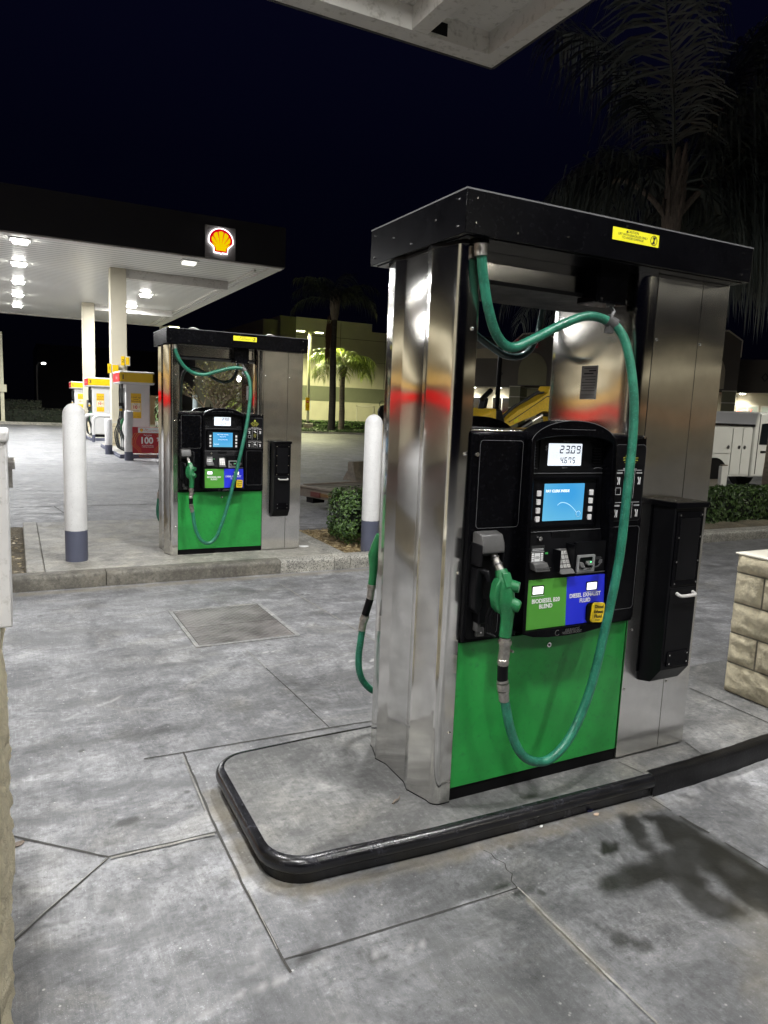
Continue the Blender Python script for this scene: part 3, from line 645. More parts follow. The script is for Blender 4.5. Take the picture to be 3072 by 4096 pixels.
def shell_badge(parent, cx, cz, y, W, mw, mr, my, d=.004, name='shell_emblem'):
    k=MB(); k.prism(shell_outline(W,cx,cz),y,y+d,'y',0)
    k.prism(shell_outline(W*.93,cx,cz+W*.002),y-d*.5,y,'y',1)
    # yellow ribs
    n=7; bx,bz=cx,cz-.30*W
    for i in range(n):
        a=90+(i-(n-1)/2)*22.0; a0,a1=a-8.8,a+8.8
        r0=.14*W
        def rim(an):
            an=R(an); dx,dz=math.cos(an),math.sin(an)
            lo,hi=0,1.0*W
            rx,rz=.375*W,.345*W
            # ray from base to ellipse centred slightly above
            ex,ez=cx,cz+.03*W
            A=(dx/rx)**2+(dz/rz)**2; B=2*((bx-ex)*dx/rx**2+(bz-ez)*dz/rz**2); C_=((bx-ex)/rx)**2+((bz-ez)/rz)**2-1
            return (-B+math.sqrt(max(0,B*B-4*A*C_)))/(2*A)
        p=[(bx+r0*math.cos(R(a0)),bz+r0*math.sin(R(a0)))]
        for q in (a1,a,a0):
            pass
        p=[(bx+r0*math.cos(R(a1+2)),bz+r0*math.sin(R(a1+2))),(bx+r0*math.cos(R(a0-2)),bz+r0*math.sin(R(a0-2)))]
        for q in (a0,a0+5,a,a1-5,a1):
            r_=rim(q)*(1.0 if a0<q<a1 else .97); p.append((bx+r_*math.cos(R(q)),bz+r_*math.sin(R(q))))
        k.prism(p,y-d,y-d*.5,'y',2)
    k.prism([(cx-.195*W,cz-.365*W),(cx+.195*W,cz-.365*W),(cx+.225*W,cz-.20*W),(cx+.12*W,cz-.10*W),(cx-.12*W,cz-.10*W),(cx-.225*W,cz-.20*W)],y-d*1.2,y-d*.5,'y',2)
    return k.build(name,[mw,mr,my],parent,smooth=False)

# ------------------------------------------------------------------ diesel exhaust fluid pumps
def make_pump(loc, label, price, gallons, hosepts, first):
    t=thing('fuel_pump',label,'fuel pump',loc,0,'stainless green diesel pumps')
    D=.58; zt=2.172
    # canopy lid
    k=MB(); k.box(-.122,1.373,-.079,.66,zt,2.32); k.box(-.10,1.35,-.06,.64,zt-.004,zt)
    c=k.build('canopy',M_black,t,bevel=.004)
    k=MB(); k.box(-.1225,1.3735,-.0795,.6605,2.316,2.3215); k.build('canopy_edge',M_edge,c)
    k=MB()
    for px,pz in ((-.08,2.29),(-.08,2.21),(.1,2.2),(.33,2.22),(1.31,2.29),(1.31,2.2),(.62,2.3)):
        k.disc((px,-.081,pz),.004,'y',.002,8)
    for py,pz in ((-.03,2.29),(-.03,2.20),(.12,2.25),(.30,2.2),(.45,2.25),(.62,2.2),(.62,2.29)): k.disc((-.124,py,pz),.004,'x',.002,8)
    k.build('rivet',M_chrome2,c)
    for lx,ly in ((1.0,.10),(.18,.10)):
        k=MB(); k.tube(spline([(lx-.06,ly,2.322),(lx-.03,ly,2.345),(lx+.01,ly,2.348),(lx+.05,ly,2.335),(lx+.075,ly,2.322)],4),.008,8); k.build('lifting_eye',M_chrome,c)
    # caution label
    lb=thing('caution_label',None,None); lb.parent=t
    k=MB(); k.rrbox(.548,.796,2.243,2.290,-.0812,-.0802,.002); q=k.build('label_plate',M_yellow,lb,smooth=False); q.parent=lb
    lb.rotation_euler=(0,0,0)
    text('lettering','CAUTION',.013,M_blackprint,lb,(.655,-.0814,2.281))
    text('lettering','LIFT WITH SHACKLES ONLY\nTO AVOID DAMAGE',.0125,M_blackprint,lb,(.655,-.0814,2.2625))
    k=MB(); k.prism([(.617,2.277),(.627,2.277),(.622,2.286)],-.0822,-.0812,'y'); k.build('warning_triangle',M_blackprint,lb,smooth=False); k=MB()
    n=20
    for i in range(n):
        a0,a1=2*math.pi*i/n,2*math.pi*(i+1)/n; f=lambda a,r:(.768+r*math.cos(a),2.2665+r*math.sin(a))
        k.prism([f(a0,.0185),f(a1,.0185),f(a1,.0165),f(a0,.0165)],-.0822,-.0812,'y')
    k.prism([(.757,2.252),(.7595,2.2505),(.780,2.281),(.7775,2.2825)],-.0824,-.0812,'y')
    k.build('prohibition_ring',M_blackprint,lb,smooth=False); k=MB()
    k.prism([(.762,2.279),(.775,2.279),(.7695,2.267),(.774,2.254),(.763,2.254),(.767,2.267)],-.0823,-.0812,'y')
    k.build('no_hook_mark',M_blackprint,lb,smooth=False)
    # left column
    prof=[(0,.001),(-.040,.001)]+[(-.040-.040*math.sin(R(a)),.041-.040*math.cos(R(a))) for a in (12,24,36,48,60,72)]+[(-.0795,.048),(-.108,.140),(-.113,.150),(-.111,.160),(-.096,.206),(-.094,.214),(-.094,.376),(-.096,.384),(-.111,.430),(-.113,.440),(-.108,.450),(-.0795,.542)]+[(-.040-.040*math.sin(R(a)),.549+.040*math.cos(R(a))) for a in (72,60,48,36,24,12)]+[(-.040,.589),(0,.589)]
    k=MB(); k.prism(prof,.004,zt-.012,'z'); k.build('left_column',M_steelcol,t,ang=18)
    k=MB(); k.prism([(x*1.03-.0005,(y-.295)*1.01+.295) for x,y in prof],zt-.012,zt,'z'); k.build('column_seal',M_blacksat,t,smooth=False); k=MB(); k.prism([(x*1.012,(y-.295)*1.006+.295) for x,y in prof],.0005,.004,'z'); k.build('column_seal',M_blacksat,t,smooth=False)
    k=MB()
    for sz in (1.407,1.865,.30,.95): k.ball((-.018,-.002,sz),.007,0,8,5,(1,.7,1))
    k.build('column_screw',M_chrome2,t)
    # right column strip + cabinet
    prof2=[(.903,.002),(.866,.002),(.846,.008),(.830,.020),(.818,.040),(.813,.06),(.811,.09),(.811,.50),(.840,.565),(.866,.585),(.903,.588)]
    k=MB(); k.prism(prof2,1.49,zt-.001,'z'); k.build('window_post',M_steel2,t,ang=25)
    k=MB(); k.box(.9055,1.3455,.012,.576,.02,zt-.003); k.build('cabinet_core',M_blacksat,t,smooth=False)
    k=MB(); k.box(.9065,1.1735,.0,.5885,.012,zt-.006); k.build('cabinet_door',M_steel,t,smooth=False)
    k=MB(); k.box(1.1775,1.3465,.0,.5885,.012,zt-.006); k.build('cabinet_door',M_steel,t,smooth=False)
    k=MB()
    for sx_ in (.922,1.192):
        for sz in (.34,1.90): k.ball((sx_,-.002,sz),.007,0,8,5,(1,.7,1))
    k.ball((.922,-.002,1.05),.006,0,8,5,(1,.7,1)); k.ball((.940,-.002,.62),.006,0,8,5,(1,.7,1))
    k.build('cabinet_screw',M_chrome2,t)
    # paper label on the inner face
    k=MB(); k.box(.8098,.8108,.215,.318,1.643,1.793); pl=k.build('service_label',paint('paper_grey',(0.42,0.41,0.40),.5),t,smooth=False)
    k=MB()
    for i,(a,b) in enumerate(((.225,.30),(.225,.27),(.24,.30),(.225,.31),(.225,.29),(.225,.31),(.225,.31),(.23,.30),(.225,.31))):
        z=1.78-i*.0125; k.box(.8092,.8098,a,b,z,z+(.006 if i in (1,2) else .0025))
    for i in range(3): k.box(.8092,.8098,.222,.312,1.652+i*.006,1.6535+i*.006)
    k.build('print',M_blackprint,pl,smooth=False)
    # window opening: beam, sill
    k=MB(); k.box(.001,.812,.10,.48,2.055,zt-.001); k.build('top_beam',M_steel2,t,bevel=.004)
    k=MB(); k.box(.001,.812,.10-.002,.47,2.050,2.066); k.build('beam_seal',M_blacksat,t)
    k=MB(); k.box(.0,.81,.03,.56,1.488,1.499); k.build('window_sill',M_steel2,t,bevel=.002)
    k=MB(); k.box(.0005,.022,.018,.034,1.497,2.1); k.build('window_trim',M_steel2,t,bevel=.004)
    # lower panels
    k=MB(); k.box(.002,.904,.012,.578,.001,.052); k.box(.003,.903,.03,.56,.05,1.487); k.build('chassis',M_blacksat,t)
    for yy in (.006,.572):
        k=MB(); k.box(.0035,.9025,yy,yy+.012,.056,.664); k.build('lower_panel',M_green,t,bevel=.002,label='bright green lower panel')
    k=MB(); k.disc((.46,.003,.607),.011,'y',.004,16); k.disc((.46,-.0005,.607),.0045,'y',.003,10,1); k.build('lock',[M_chrome2,M_black],t)
    # head: left and right wings
    for (a,b) in ((.002,.262),(.672,.904)):
        k=MB()
        k.prism([(.03,.690),(-.020,.672),(-.028,.700),(-.026,1.10),(-.016,1.486),(-.008,1.494),(.03,1.494)],a,b,'x'); k.build('head_wing',M_black,t,bevel=.006)
    k=MB()
    def outline(x0,x1,z0,z1,y,th=.0016,r=.018):
        o=rr(x0,x1,z0,z1,r,4); i_=rr(x0+th,x1-th,z0+th,z1-th,max(.001,r-th),4)
        n=len(o); k.add([(p[0],y,p[1]) for p in o]+[(p[0],y,p[1]) for p in i_],[(j,(j+1)%n,n+(j+1)%n,n+j) for j in range(n)])
    outline(.030,.232,1.125,1.462,-.0272,r=.015); outline(.030,.16,.705,1.09,-.0295,r=.01)
    outline(.715,.893,1.128,1.455,-.0272,r=.018); outline(.715,.893,.735,1.105,-.0290,r=.018)
    k.build('panel_outline',M_edge,t,smooth=False)
    k=MB(); k.rrbox(.7165,.8915,1.1295,1.4535,-.0279,-.0260,.017); k.build('instruction_panel',M_blackplast,t,smooth=False)
    # instruction graphics
    ip=thing('instruction_print',None,None); ip.parent=t; y=-.0284
    k=MB()
    k.prism([(.792,1.418),(.816,1.418),(.804,1.438)],y-.0005,y,'y')
    k.build('warning_triangle',M_yprint,ip,smooth=False)
    for i,sx_ in enumerate((.052,.064,.070,.060,.036)): 
        text('lettering',('DO NOT SPRAY','AVOID CONTACT','WITH SKIN','RINSE WITH','WATER')[i] if False else ('DEF FLUID ONLY','AVOID CONTACT WITH','WITH EYES OR FUELING','KEEP CAP CLOSED','DO NOT SPILL')[i],.0078,M_yprint,ip,(.804,y,1.408-i*.0098))
    text('lettering','DEF Fueling Instructions',.0078,M_white,ip,(.806,y,1.352))
    k=MB()
    k.box(.775,.7762,y-.0004,y,1.225,1.345); k.box(.835,.8362,y-.0004,y,1.225,1.345); k.box(.775,.7762,y-.0004,y,1.14,1.205); k.box(.835,.8362,y-.0004,y,1.14,1.205); k.box(.735,.875,y-.0004,y,1.208,1.2095); k.box(.735,.875,y-.0004,y,1.3455,1.347)
    for cx in (.747,.806,.862):
        for zz in (1.336,1.332,1.196,1.192): k.box(cx-.016,cx+.016,y-.0004,y,zz,zz+.0016)
    def fig(cx,cz,s_):
        k.prism([(cx-s_,cz+s_*1.6),(cx-s_*.4,cz+s_*1.8),(cx+.1*s_,cz+s_*.2),(cx-s_*.2,cz-s_*1.5),(cx-s_*.7,cz-s_*1.4),(cx-s_*.3,cz)],y-.0006,y,'y')
        k.prism([(cx+s_*.3,cz+s_*1.7),(cx+s_*.8,cz+s_*1.5),(cx+s_*.7,cz-s_*1.6),(cx+s_*.3,cz-s_*1.2)],y-.0006,y,'y')
    fig(.745,1.300,.010); fig(.864,1.300,.010); fig(.745,1.160,.010); fig(.864,1.160,.010)
    k.prism([(.79,1.315),(.806,1.318),(.824,1.30),(.815,1.298),(.80,1.308)],y-.0006,y,'y'); k.prism([(.79,1.175),(.81,1.182),(.828,1.165),(.81,1.168)],y-.0006,y,'y')
    outline(.732,.762,1.242,1.272,y-.0004,.0015,.001); outline(.79,.822,1.145,1.165,y-.0004,.001,.001)
    k.build('instruction_icons',M_white,ip,smooth=False)
    for i in range(5): text('lettering',('CAUTION','Contains urea','Flush spills','with water','at once')[i],.0062,M_yprint,ip,(.806,y,1.284-i*.0088))
    k=MB(); k.disc((-.004+.02,-.03,1.408),.008,'y',.004,12); k.disc((.875,-.026,1.487),.006,'y',.004,10); k.build('head_lock',M_chrome2,t)
    # console hood
    def yo(z):  # outer front
        if z>1.46: return -.060-.0
        return -.060-.036*max(0,min(1,(1.46-z)/.76))
    def yi(z):  # inner face
        pts=[(1.60,.004),(1.46,.002),(1.33,-.006),(1.12,-.016),(.93,-.062),(.70,-.080)]
        for (za,ya),(zb,yb) in zip(pts,pts[1:]):
            if z>=zb: return ya+(yb-ya)*(za-z)/(za-zb)
        return pts[-1][1]
    outer=[(.236,.706)]+[(.236+.002*i,.706+.19*i) for i in range(1,4)]+[(.246,1.462)]+[(.463+.222*math.cos(R(a)),1.452+.095*math.sin(R(a))) for a in range(170,9,-8)]+[(.688,1.455),(.690,1.27),(.692,1.08),(.692,.89),(.692,.706)]+[(.64,.688),(.56,.679),(.463,.676),(.37,.679),(.29,.688)]
    cxm,czm=.463,1.09
    inner=[]
    for x,z in outer:
        xi=x+ (.020 if x<cxm-.15 else (-.020 if x>cxm+.15 else 0)); zi=z
        if z>1.455: zi=1.455+(z-1.455)*.35; xi=cxm+(x-cxm)*.905
        if z<.71: zi=.7135; xi=cxm+(x-cxm)*.93
        inner.append((xi,zi))
    n=len(outer); k=MB()
    vs=[(x,.03,z) for x,z in outer]+[(x,yo(z),z) for x,z in outer]+[(x,yo(z)+.002,z) for x,z in inner]+[(x,yi(z)+.004,z) for x,z in inner]
    fs=[]
    for L in range(3):
        fs+=[(L*n+i,L*n+(i+1)%n,(L+1)*n+(i+1)%n,(L+1)*n+i) for i in range(n)]
    k.add(vs,fs); con=k.build('console_hood',M_black,t,bevel=.004,ang=28)
    k=MB(); k.add([(x,yo(z)-.0004,z) for x,z in outer[4:24]]+[((x-cxm)*.992+cxm,yo(z)-.0004,z-.002) for x,z in outer[4:24]],[(i,i+1,20+i+1,20+i) for i in range(19)]); k.build('hood_highlight_edge',M_edge,con,smooth=False)  # grey strip painted along the hood rim as a highlight
    # inner face plates
    k=MB(); zz=[1.58,1.46,1.33,1.12,.95,.93,.713]
    zz=[1.50,1.46,1.33,1.12,.935,.713]
    for a,b in zip(zz,zz[1:]):
        k.add([(.250,yi(b),b),(.678,yi(b),b),(.678,yi(a),a),(.250,yi(a),a)],[(0,1,2,3)])
    fc=k.build('console_face',M_blackplast,t,smooth=False)
    k=MB()
    for z in (1.332,): k.box(.262,.668,yi(z)-.0035,yi(z)-.0005,z,z+.0022)
    k.box(.262,.668,yi(1.098)-.004,yi(1.098)-.0005,1.098,1.1002)
    k.box(.335,.56,-.0652,-.0645,1.511,1.5122); k.build('face_seam',M_edge,fc,smooth=False)
    # price display
    k=MB(); k.rrbox(.332,.590,1.340,1.470,-.006,.006,.006); db=k.build('display_bezel',M_blacksat,t)
    k=MB(); k.rrbox(.374,.548,1.364,1.453,-.0078,-.0065,.003); k.build('price_display',M_lcd,t,smooth=False)
    k=MB()
    seven(k,price,.431 if len(price)==5 else .452,1.413,.0215,.032,.0075,-.0081); seven(k,gallons,.437,1.373,.0145,.025,.0065,-.0081)
    k.build('digits',M_seg,db,smooth=False)
    text('lettering','$',.026,M_edge,db,(.362,-.0085,1.434)); text('lettering','This Sale',.0095,M_edge,db,(.462,-.0085,1.4605)); text('lettering','Gallons',.0095,M_edge,db,(.462,-.0085,1.3555))
    k=MB()
    for x0 in (.270,.612):
        for i in range(7): k.box(x0,x0+.045,-.010,.0,1.362+i*.0115,1.3665+i*.0115)
    k.build('speaker_vent',M_blackplast,t)
    k=MB()
    for x0 in (.268,.612): k.tube([(x0+i*.012,-.016,1.353+.003*math.cos((i-2)*1.0)) for i in range(5)],.0009,5)
    k.build('vent_lip',M_edge,t)
    # main screen
    k=MB(); o1=rr(.292,.640,1.112,1.318,.006); i1=rr(.300,.632,1.120,1.310,.005); n=len(o1)
    k.add([(p[0],-.024,p[1]) for p in o1]+[(p[0],-.024,p[1]) for p in i1]+[(p[0],-.004,p[1]) for p in o1]+[(p[0],-.014,p[1]) for p in i1],[(j,(j+1)%n,n+(j+1)%n,n+j) for j in range(n)]+[(j,(j+1)%n,2*n+(j+1)%n,2*n+j) for j in range(n)]+[(n+j,n+(j+1)%n,3*n+(j+1)%n,3*n+j) for j in range(n)])
    sb=k.build('screen_frame',M_black,t)
    k=MB(); k.box(.298,.634,-.016,-.004,1.118,1.312); k.build('screen_back',M_blackplast,t,smooth=False)
    k=MB(); k.rrbox(.359,.567,1.141,1.292,-.0195,-.0165,.002); k.build('screen',M_screen,t,smooth=False)
    if first:
        text('lettering','PAY CLERK INSIDE',.0148,M_screentext,sb,(.365,-.0200,1.262),align='LEFT',bold=.0004)
        k=MB(); ar=[(.43+.11*i/14, 1.205-.0+(.012-.00042*(i-3)**2 if i>3 else .012-.0012*(i-3)**2)) for i in range(15)]
        k.add([(x,-.0198,z) for x,z in ar]+[(x,-.0198,z-.004) for x,z in ar],[(i,i+1,16+i,15+i) for i in range(14)]); k.build('screen_swoosh',M_screenarc,sb,smooth=False)
        shell_badge(sb,.543,1.166,-.0199,.028,M_seg,M_screenarc,M_screen,.0004)
    else:
        text('lettering','WELCOME TO SHELL',.0128,M_screentext,sb,(.463,-.0200,1.270)); text('lettering','Please Insert',.0125,M_screentext,sb,(.463,-.0200,1.249)); text('lettering','Card or Press Help',.0125,M_screentext,sb,(.463,-.0200,1.218)); text('lettering','Pay Inside',.0125,M_screentext,sb,(.372,-.0200,1.170),align='LEFT')
    k=MB()
    for i in range(4):
        z=1.254-i*.0345
        for x in (.322,.597):
            k.rrbox(x,x+.0185,z-.011,z+.011,-.0225,-.0165,.002)
    k.build('soft_key',M_btn,t)
    k=MB(); k.disc((.338,-.034,1.074),.009,'y',.008,14); k.disc((.338,-.044,1.074),.005,'y',.003,10); k.build('key_lock',M_chrome2,t)
    # label with little squares, printer lip
    k=MB(); k.rrbox(.284,.350,.984,1.050,-.054,-.052,.001); q=k.build('help_label',M_blackprint,t,smooth=False)
    k=MB(); k.rrbox(.302,.330,.986,1.020,-.0548,-.0542,.001)
    for i in range(4):
        for x in (.288,.3335): k.rrbox(x,x+.0115,.9865+i*.0088,.9935+i*.0088,-.0548,-.0542,.0005)
    k.box(.290,.345,-.0548,-.0542,1.036,1.0375); k.box(.290,.345,-.0548,-.0542,1.031,1.0325); k.box(.284,.350,-.0546,-.0540,1.0245,1.0255); k.build('label_print',M_white,q,smooth=False)
    k=MB(); k.box(.307,.325,-.0552,-.0547,1.005,1.0065); k.box(.304,.328,-.0552,-.0547,1.001,1.0025); k.box(.307,.325,-.0552,-.0547,.997,.9985); k.build('label_text',M_blackprint,q,smooth=False)
    k=MB(); k.rrbox(.356,.369,1.013,1.020,-.055,-.052,.001); k.build('label_tag',paint('tag_green',(.05,.35,.08),.5),t,smooth=False)
    k=MB(); k.hexa([(.284,-.094,.952),(.356,-.094,.952),(.356,-.03,.958),(.284,-.03,.958),(.281,-.078,.984),(.350,-.078,.984),(.350,-.03,.988),(.281,-.03,.988)]); k.build('receipt_lip',M_darkgrey,t,bevel=.003)
    k=MB(); k.box(.284,.356,-.0955,-.092,.966,.9675); k.build('lip_seam',M_blackprint,t,smooth=False)
    # keypad recess
    k=MB(); k.box(.404,.502,-.028,-.020,.948,1.095); k.build('keypad_recess',M_blacksat,t)
    k=MB(); k.hexa([(.412,-.076,.955),(.478,-.076,.955),(.478,-.03,.955),(.412,-.03,.955),(.416,-.040,1.028),(.478,-.040,1.028),(.478,-.03,1.028),(.416,-.03,1.028)]); kp=k.build('keypad',paint('pad_metal',(.16,.155,.15),.35,.8),t,bevel=.002)
    k=MB()
    for r_ in range(4):
        for c_ in range(3):
            z=1.018-r_*.0165; yy=-.076+(z-.955)/(.073)*.036; x=.420+c_*.0195
            k.hexa([(x,yy-.0065-.0,z-.012),(x+.0155,yy-.0065,z-.012),(x+.0155,yy+.003,z-.012),(x,yy+.003,z-.012),(x,yy-.0005,z+.001),(x+.0155,yy-.0005,z+.001),(x+.0155,yy+.008,z+.001),(x,yy+.008,z+.001)])
    k.build('keypad_key',paint('key_silver',(.50,.49,.47),.35,.2),kp,bevel=.0008)
    for r_ in range(4):
        for c_ in range(3):
            z=1.018-r_*.0165; yy=-.076+(z-.955)/(.073)*.036
            text('key_numeral','123456789*0#'[r_*3+c_],.0065,M_blackprint,kp,(.4277+c_*.0195,yy-.0045,z-.0055),rot=(64,0,0))
    k=MB(); k.hexa([(.408,-.100,.936),(.482,-.100,.936),(.482,-.05,.942),(.408,-.05,.942),(.410,-.080,.953),(.480,-.080,.953),(.480,-.05,.955),(.410,-.05,.955)]); k.build('keypad_shelf',M_darkgrey,t,bevel=.002)
    k=MB(); k.box(.408,.411,-.085,-.03,.94,1.03); k.build('keypad_cheek',M_blackplast,t)
    k=MB(); k.box(.480,.4845,-.085,-.03,.94,1.05); k.build('keypad_cheek',M_blackplast,t)
    # card reader
    k=MB(); o1=rr(.512,.606,.930,1.002,.004); i1=rr(.522,.596,.941,.993,.008); n=len(o1)
    k.add([(p[0],-.073,p[1]) for p in o1]+[(p[0],-.073,p[1]) for p in i1]+[(p[0],-.050,p[1]) for p in o1]+[(p[0],-.045,p[1]) for p in i1],[(j,(j+1)%n,n+(j+1)%n,n+j) for j in range(n)]+[(j,(j+1)%n,2*n+(j+1)%n,2*n+j) for j in range(n)]+[(n+j,n+(j+1)%n,3*n+(j+1)%n,3*n+j) for j in range(n)])
    cr_=k.build('card_reader',paint('reader_grey',(.33,.33,.33),.4,.3),t)
    k=MB(); k.box(.520,.598,-.052,-.046,.938,.996); k.build('reader_throat',M_blacksat,cr_)
    k=MB(); k.hexa([(.526,-.085,.952),(.548,-.085,.950),(.548,-.05,.952),(.526,-.05,.952),(.526,-.072,.972),(.545,-.072,.970),(.545,-.05,.975),(.526,-.05,.975)]); k.hexa([(.562,-.085,.960),(.594,-.085,.960),(.594,-.05,.960),(.562,-.05,.960),(.560,-.076,.970),(.594,-.076,.970),(.594,-.05,.985),(.562,-.05,.985)]); k.hexa([(.528,-.08,.942),(.590,-.08,.942),(.590,-.05,.942),(.528,-.05,.942),(.530,-.074,.948),(.588,-.074,.948),(.588,-.05,.950),(.530,-.05,.950)]); k.build('card_guide',M_darkgrey,cr_,bevel=.002)
    k=MB(); k.ball((.579,-.078,.973),.003,0); k.build('reader_light',emit('led_green',(.1,1,.3),2.5),cr_)
    k=MB()
    for i in range(3): k.box(.616,.644 if i!=1 else .650,-.0670,-.0664,.988-i*.0042,.9895-i*.0042)
    k.prism([(.612,.944),(.635,.948),(.650,.965),(.646,.968),(.630,.953),(.612,.949)],-.0674,-.0664,'y'); k.prism([(.630,.962),(.652,.962),(.652,.978),(.636,.978)],-.0672,-.0666,'y')
    k.build('card_icon',M_edge,t,smooth=False)
    k=MB(); k.rrbox(.504,.668,.932,1.055,-.0662,-.050,.003); k.build('reader_plate',M_blackplast,t)
    k=MB(); k.box(.512,.668,-.0700,-.0660,.9245,.9275); k.build('reader_ledge',M_chrome,t)
    # fuel name panels
    def plate(x0,x1,m,nm,lab):
        k=MB(); k.hexa([(x0,yi(.716)-.004,.716),(x1,yi(.716)-.004,.716),(x1,yi(.716)+.003,.716),(x0,yi(.716)+.003,.716),(x0,yi(.917)-.004-.004,.914),(x1,yi(.917)-.008,.914),(x1,yi(.917)+.003,.914),(x0,yi(.917)+.003,.914)]); return k.build(nm,m,t,smooth=False,label=lab)
    pg=plate(.262,.4635,M_lblgreen,'fuel_label','green fuel name label'); pb=plate(.4645,.670,M_lblblue,'fuel_label','blue fuel name label')
    yl=-.0845; tilt=90-5
    tilt=math.degrees(math.atan2(.198,(yi(.716)-yi(.917))-0.0)); tl=90+0
    def yp(z): return yi(.716)-.004+((yi(.917)-.008)-(yi(.716)-.004))*(z-.716)/.198
    RX=math.degrees(math.atan2(.198,(yp(.914)-yp(.716))))
    for (cx,cz,par) in ((.314,.874,pg),(.597,.868+.002,pb)):
        k=MB(); k.rrbox(cx-.029,cx+.031,cz-.0185,cz+.0185,yp(cz)-.003,yp(cz)+.004,.002); k.build('price_window',M_blackplast,par,bevel=.001)
        k=MB(); k.rrbox(cx-.0265,cx+.0255,cz-.0155,cz+.0145,yp(cz)-.0042,yp(cz)-.0032,.002); k.build('price_tile',M_lcdsmall,par,smooth=False)
        k=MB(); k.box(cx-.031,cx+.033,yp(cz-.023)-.0014,yp(cz-.023)-.0004,cz-.0245,cz-.0232); k.build('underline',M_white,par,smooth=False)
    text('lettering','BIODIESEL B20\nBLEND',.0235,M_white,pg,(.357,yp(.817)-.0012,.817),rot=(RX,0,0),bold=.0006,line=.98,sx=.95)
    text('lettering','DIESEL EXHAUST\nFLUID',.0235,M_white,pb,(.564,yp(.823)-.0012,.823),rot=(RX,0,0),bold=.0006,line=.98,sx=.95)
    k=MB(); k.rrbox(.570,.650,.716,.800,yp(.75)-.008,yp(.75)+.0,.018); k.build('button_surround',M_black,t)
    fb=thing('fluid_button',None,None,(.624,yp(.755)-.014,.758)); fb.parent=t; fb.rotation_euler=(0,R(4),0)
    k=MB(); k.rrbox(-.033,.033,-.042,.042,-.004,.006,.012); k.build('button_cap',M_yellow_btn,fb,bevel=.002)
    for i,(s_,b_) in enumerate((('Diesel',.026),('Exhaust',.005),('Fluid',-.015))): text('lettering',s_,.0185,M_blackprint,fb,(0,-.0048,b_),bold=.0004,sx=(1.05,.86,1.2)[i])
    text('lettering','PRESS',.008,M_blackprint,fb,(0,-.0048,-.031),sx=1.3)
    text('maker_relief','GILBARCO\nVEEDER-ROOT',.0155,M_darkgrey,t,(.490,-.0972,.694),align='CENTER',ext=.001,line=.7)
    k=MB(); k.tube([(.412+.011*math.cos(R(a)),-.0972,.694+.011*math.sin(R(a))) for a in range(60,331,15)],.0012,5); k.build('maker_emblem',M_darkgrey,t)
    # nozzle boot
    k=MB()
    prof=[(-.028,1.020),(-.028,1.115),(-.050,1.120),(-.088,1.112),(-.104,1.080),(-.108,1.045),(-.096,1.040),(-.09,1.06),(-.045,1.07),(-.04,1.02)]
    k.prism(prof,.018,.116,'x'); bt=k.build('nozzle_boot',M_darkgrey,t,bevel=.009,seg=3)
    k=MB(); k.box(.014,.022,-.10,-.02,.99,1.075); k.build('boot_cheek',M_blackplast,bt,bevel=.004); k=MB(); k.box(.112,.120,-.10,-.02,.99,1.075); k.build('boot_cheek',M_blackplast,bt,bevel=.004)
    k=MB(); k.rrbox(.008,.150,.690,1.072,-.0315,-.024,.02); k.build('nozzle_pocket',M_blacksat,t,smooth=False)
    k=MB()
    k.prism([(.020,.98),(.045,.985),(.052,.95),(.046,.91),(.052,.87),(.05,.83),(.03,.80),(.016,.82),(.012,.90)],-.075,-.030,'y')
    k.box(.04,.075,-.07,-.03,.76,.86); k.tube([(.03,-.06,.975),(.055,-.085,.965),(.06,-.095,.93)],.014,8)
    k.build('nozzle_holster',M_blackplast,t,bevel=.005)
    k=MB(); k.box(.042,.060,-.058,-.030,.725,.80); k.box(.052,.088,-.045,-.030,.70,.735); k.build('hold_bracket',M_darkgrey,t,bevel=.003); k=MB(); k.disc((.07,-.047,.718),.004,'y',.002,8); k.build('bracket_screw',M_chrome2,t)
    # nozzle
    def nozzle(mirror=False, dy=0, dx=0, back=False):
        S=(lambda p:(p[0]+dx,(p[1] if not back else .59-p[1]),p[2]))
        nz=thing('nozzle',None,None); nz.parent=t
        k=MB(); k.tube([S(p) for p in [(.079,-.062,1.060),(.090,-.090,1.010),(.097,-.112,.974)]],[.0135,.015,.017],14); k.build('spout',M_chrome,nz)
        k=MB()
        for f in (.2,.45,.72): 
            a=Vector((.079,-.062,1.060)).lerp(Vector((.097,-.112,.974)),f); d=Vector((.018,-.05,-.086)).normalized()*.003
            k.tube([S(a-d),S(a+d)],.0185,14)
        k.build('spout_ring',M_darkgrey,nz)
        pts=[(.098,-.110,.980),(.101,-.120,.955),(.104,-.130,.930),(.104,-.138,.895),(.105,-.143,.865),(.110,-.148,.835),(.112,-.150,.800),(.110,-.151,.760),(.108,-.151,.728)]
        rad=[.022,.027,.033,.036,.036,.030,.0245,.0235,.0235]
        k=MB(); k.tube([S(p) for p in spline(pts,4)],[rad[min(i//4,8)]+(rad[min(i//4+1,8)]-rad[min(i//4,8)])*((i%4)/4) for i in range(len(pts)*4-3)],14,sx=1.0)
        k.hexa([S(p) for p in [(.086,-.17,.925),(.122,-.17,.925),(.122,-.13,.92),(.086,-.13,.92),(.084,-.145,.975),(.118,-.145,.975),(.118,-.11,.975),(.084,-.11,.975)]])
        k.build('nozzle_body',M_nozgreen,nz,bevel=.002)
        k=MB(); k.tube([S((.122,-.150,.925)),S((.143,-.172,.922))],[.024,.020],14); k.build('vent_cap',M_nozgreen,nz)
        k=MB(); k.tube([S((.118,-.155,.862)),S((.135,-.180,.852)),S((.140,-.186,.850))],[.026,.024,.019],14); k.build('poppet_cap',M_nozgreen,nz)
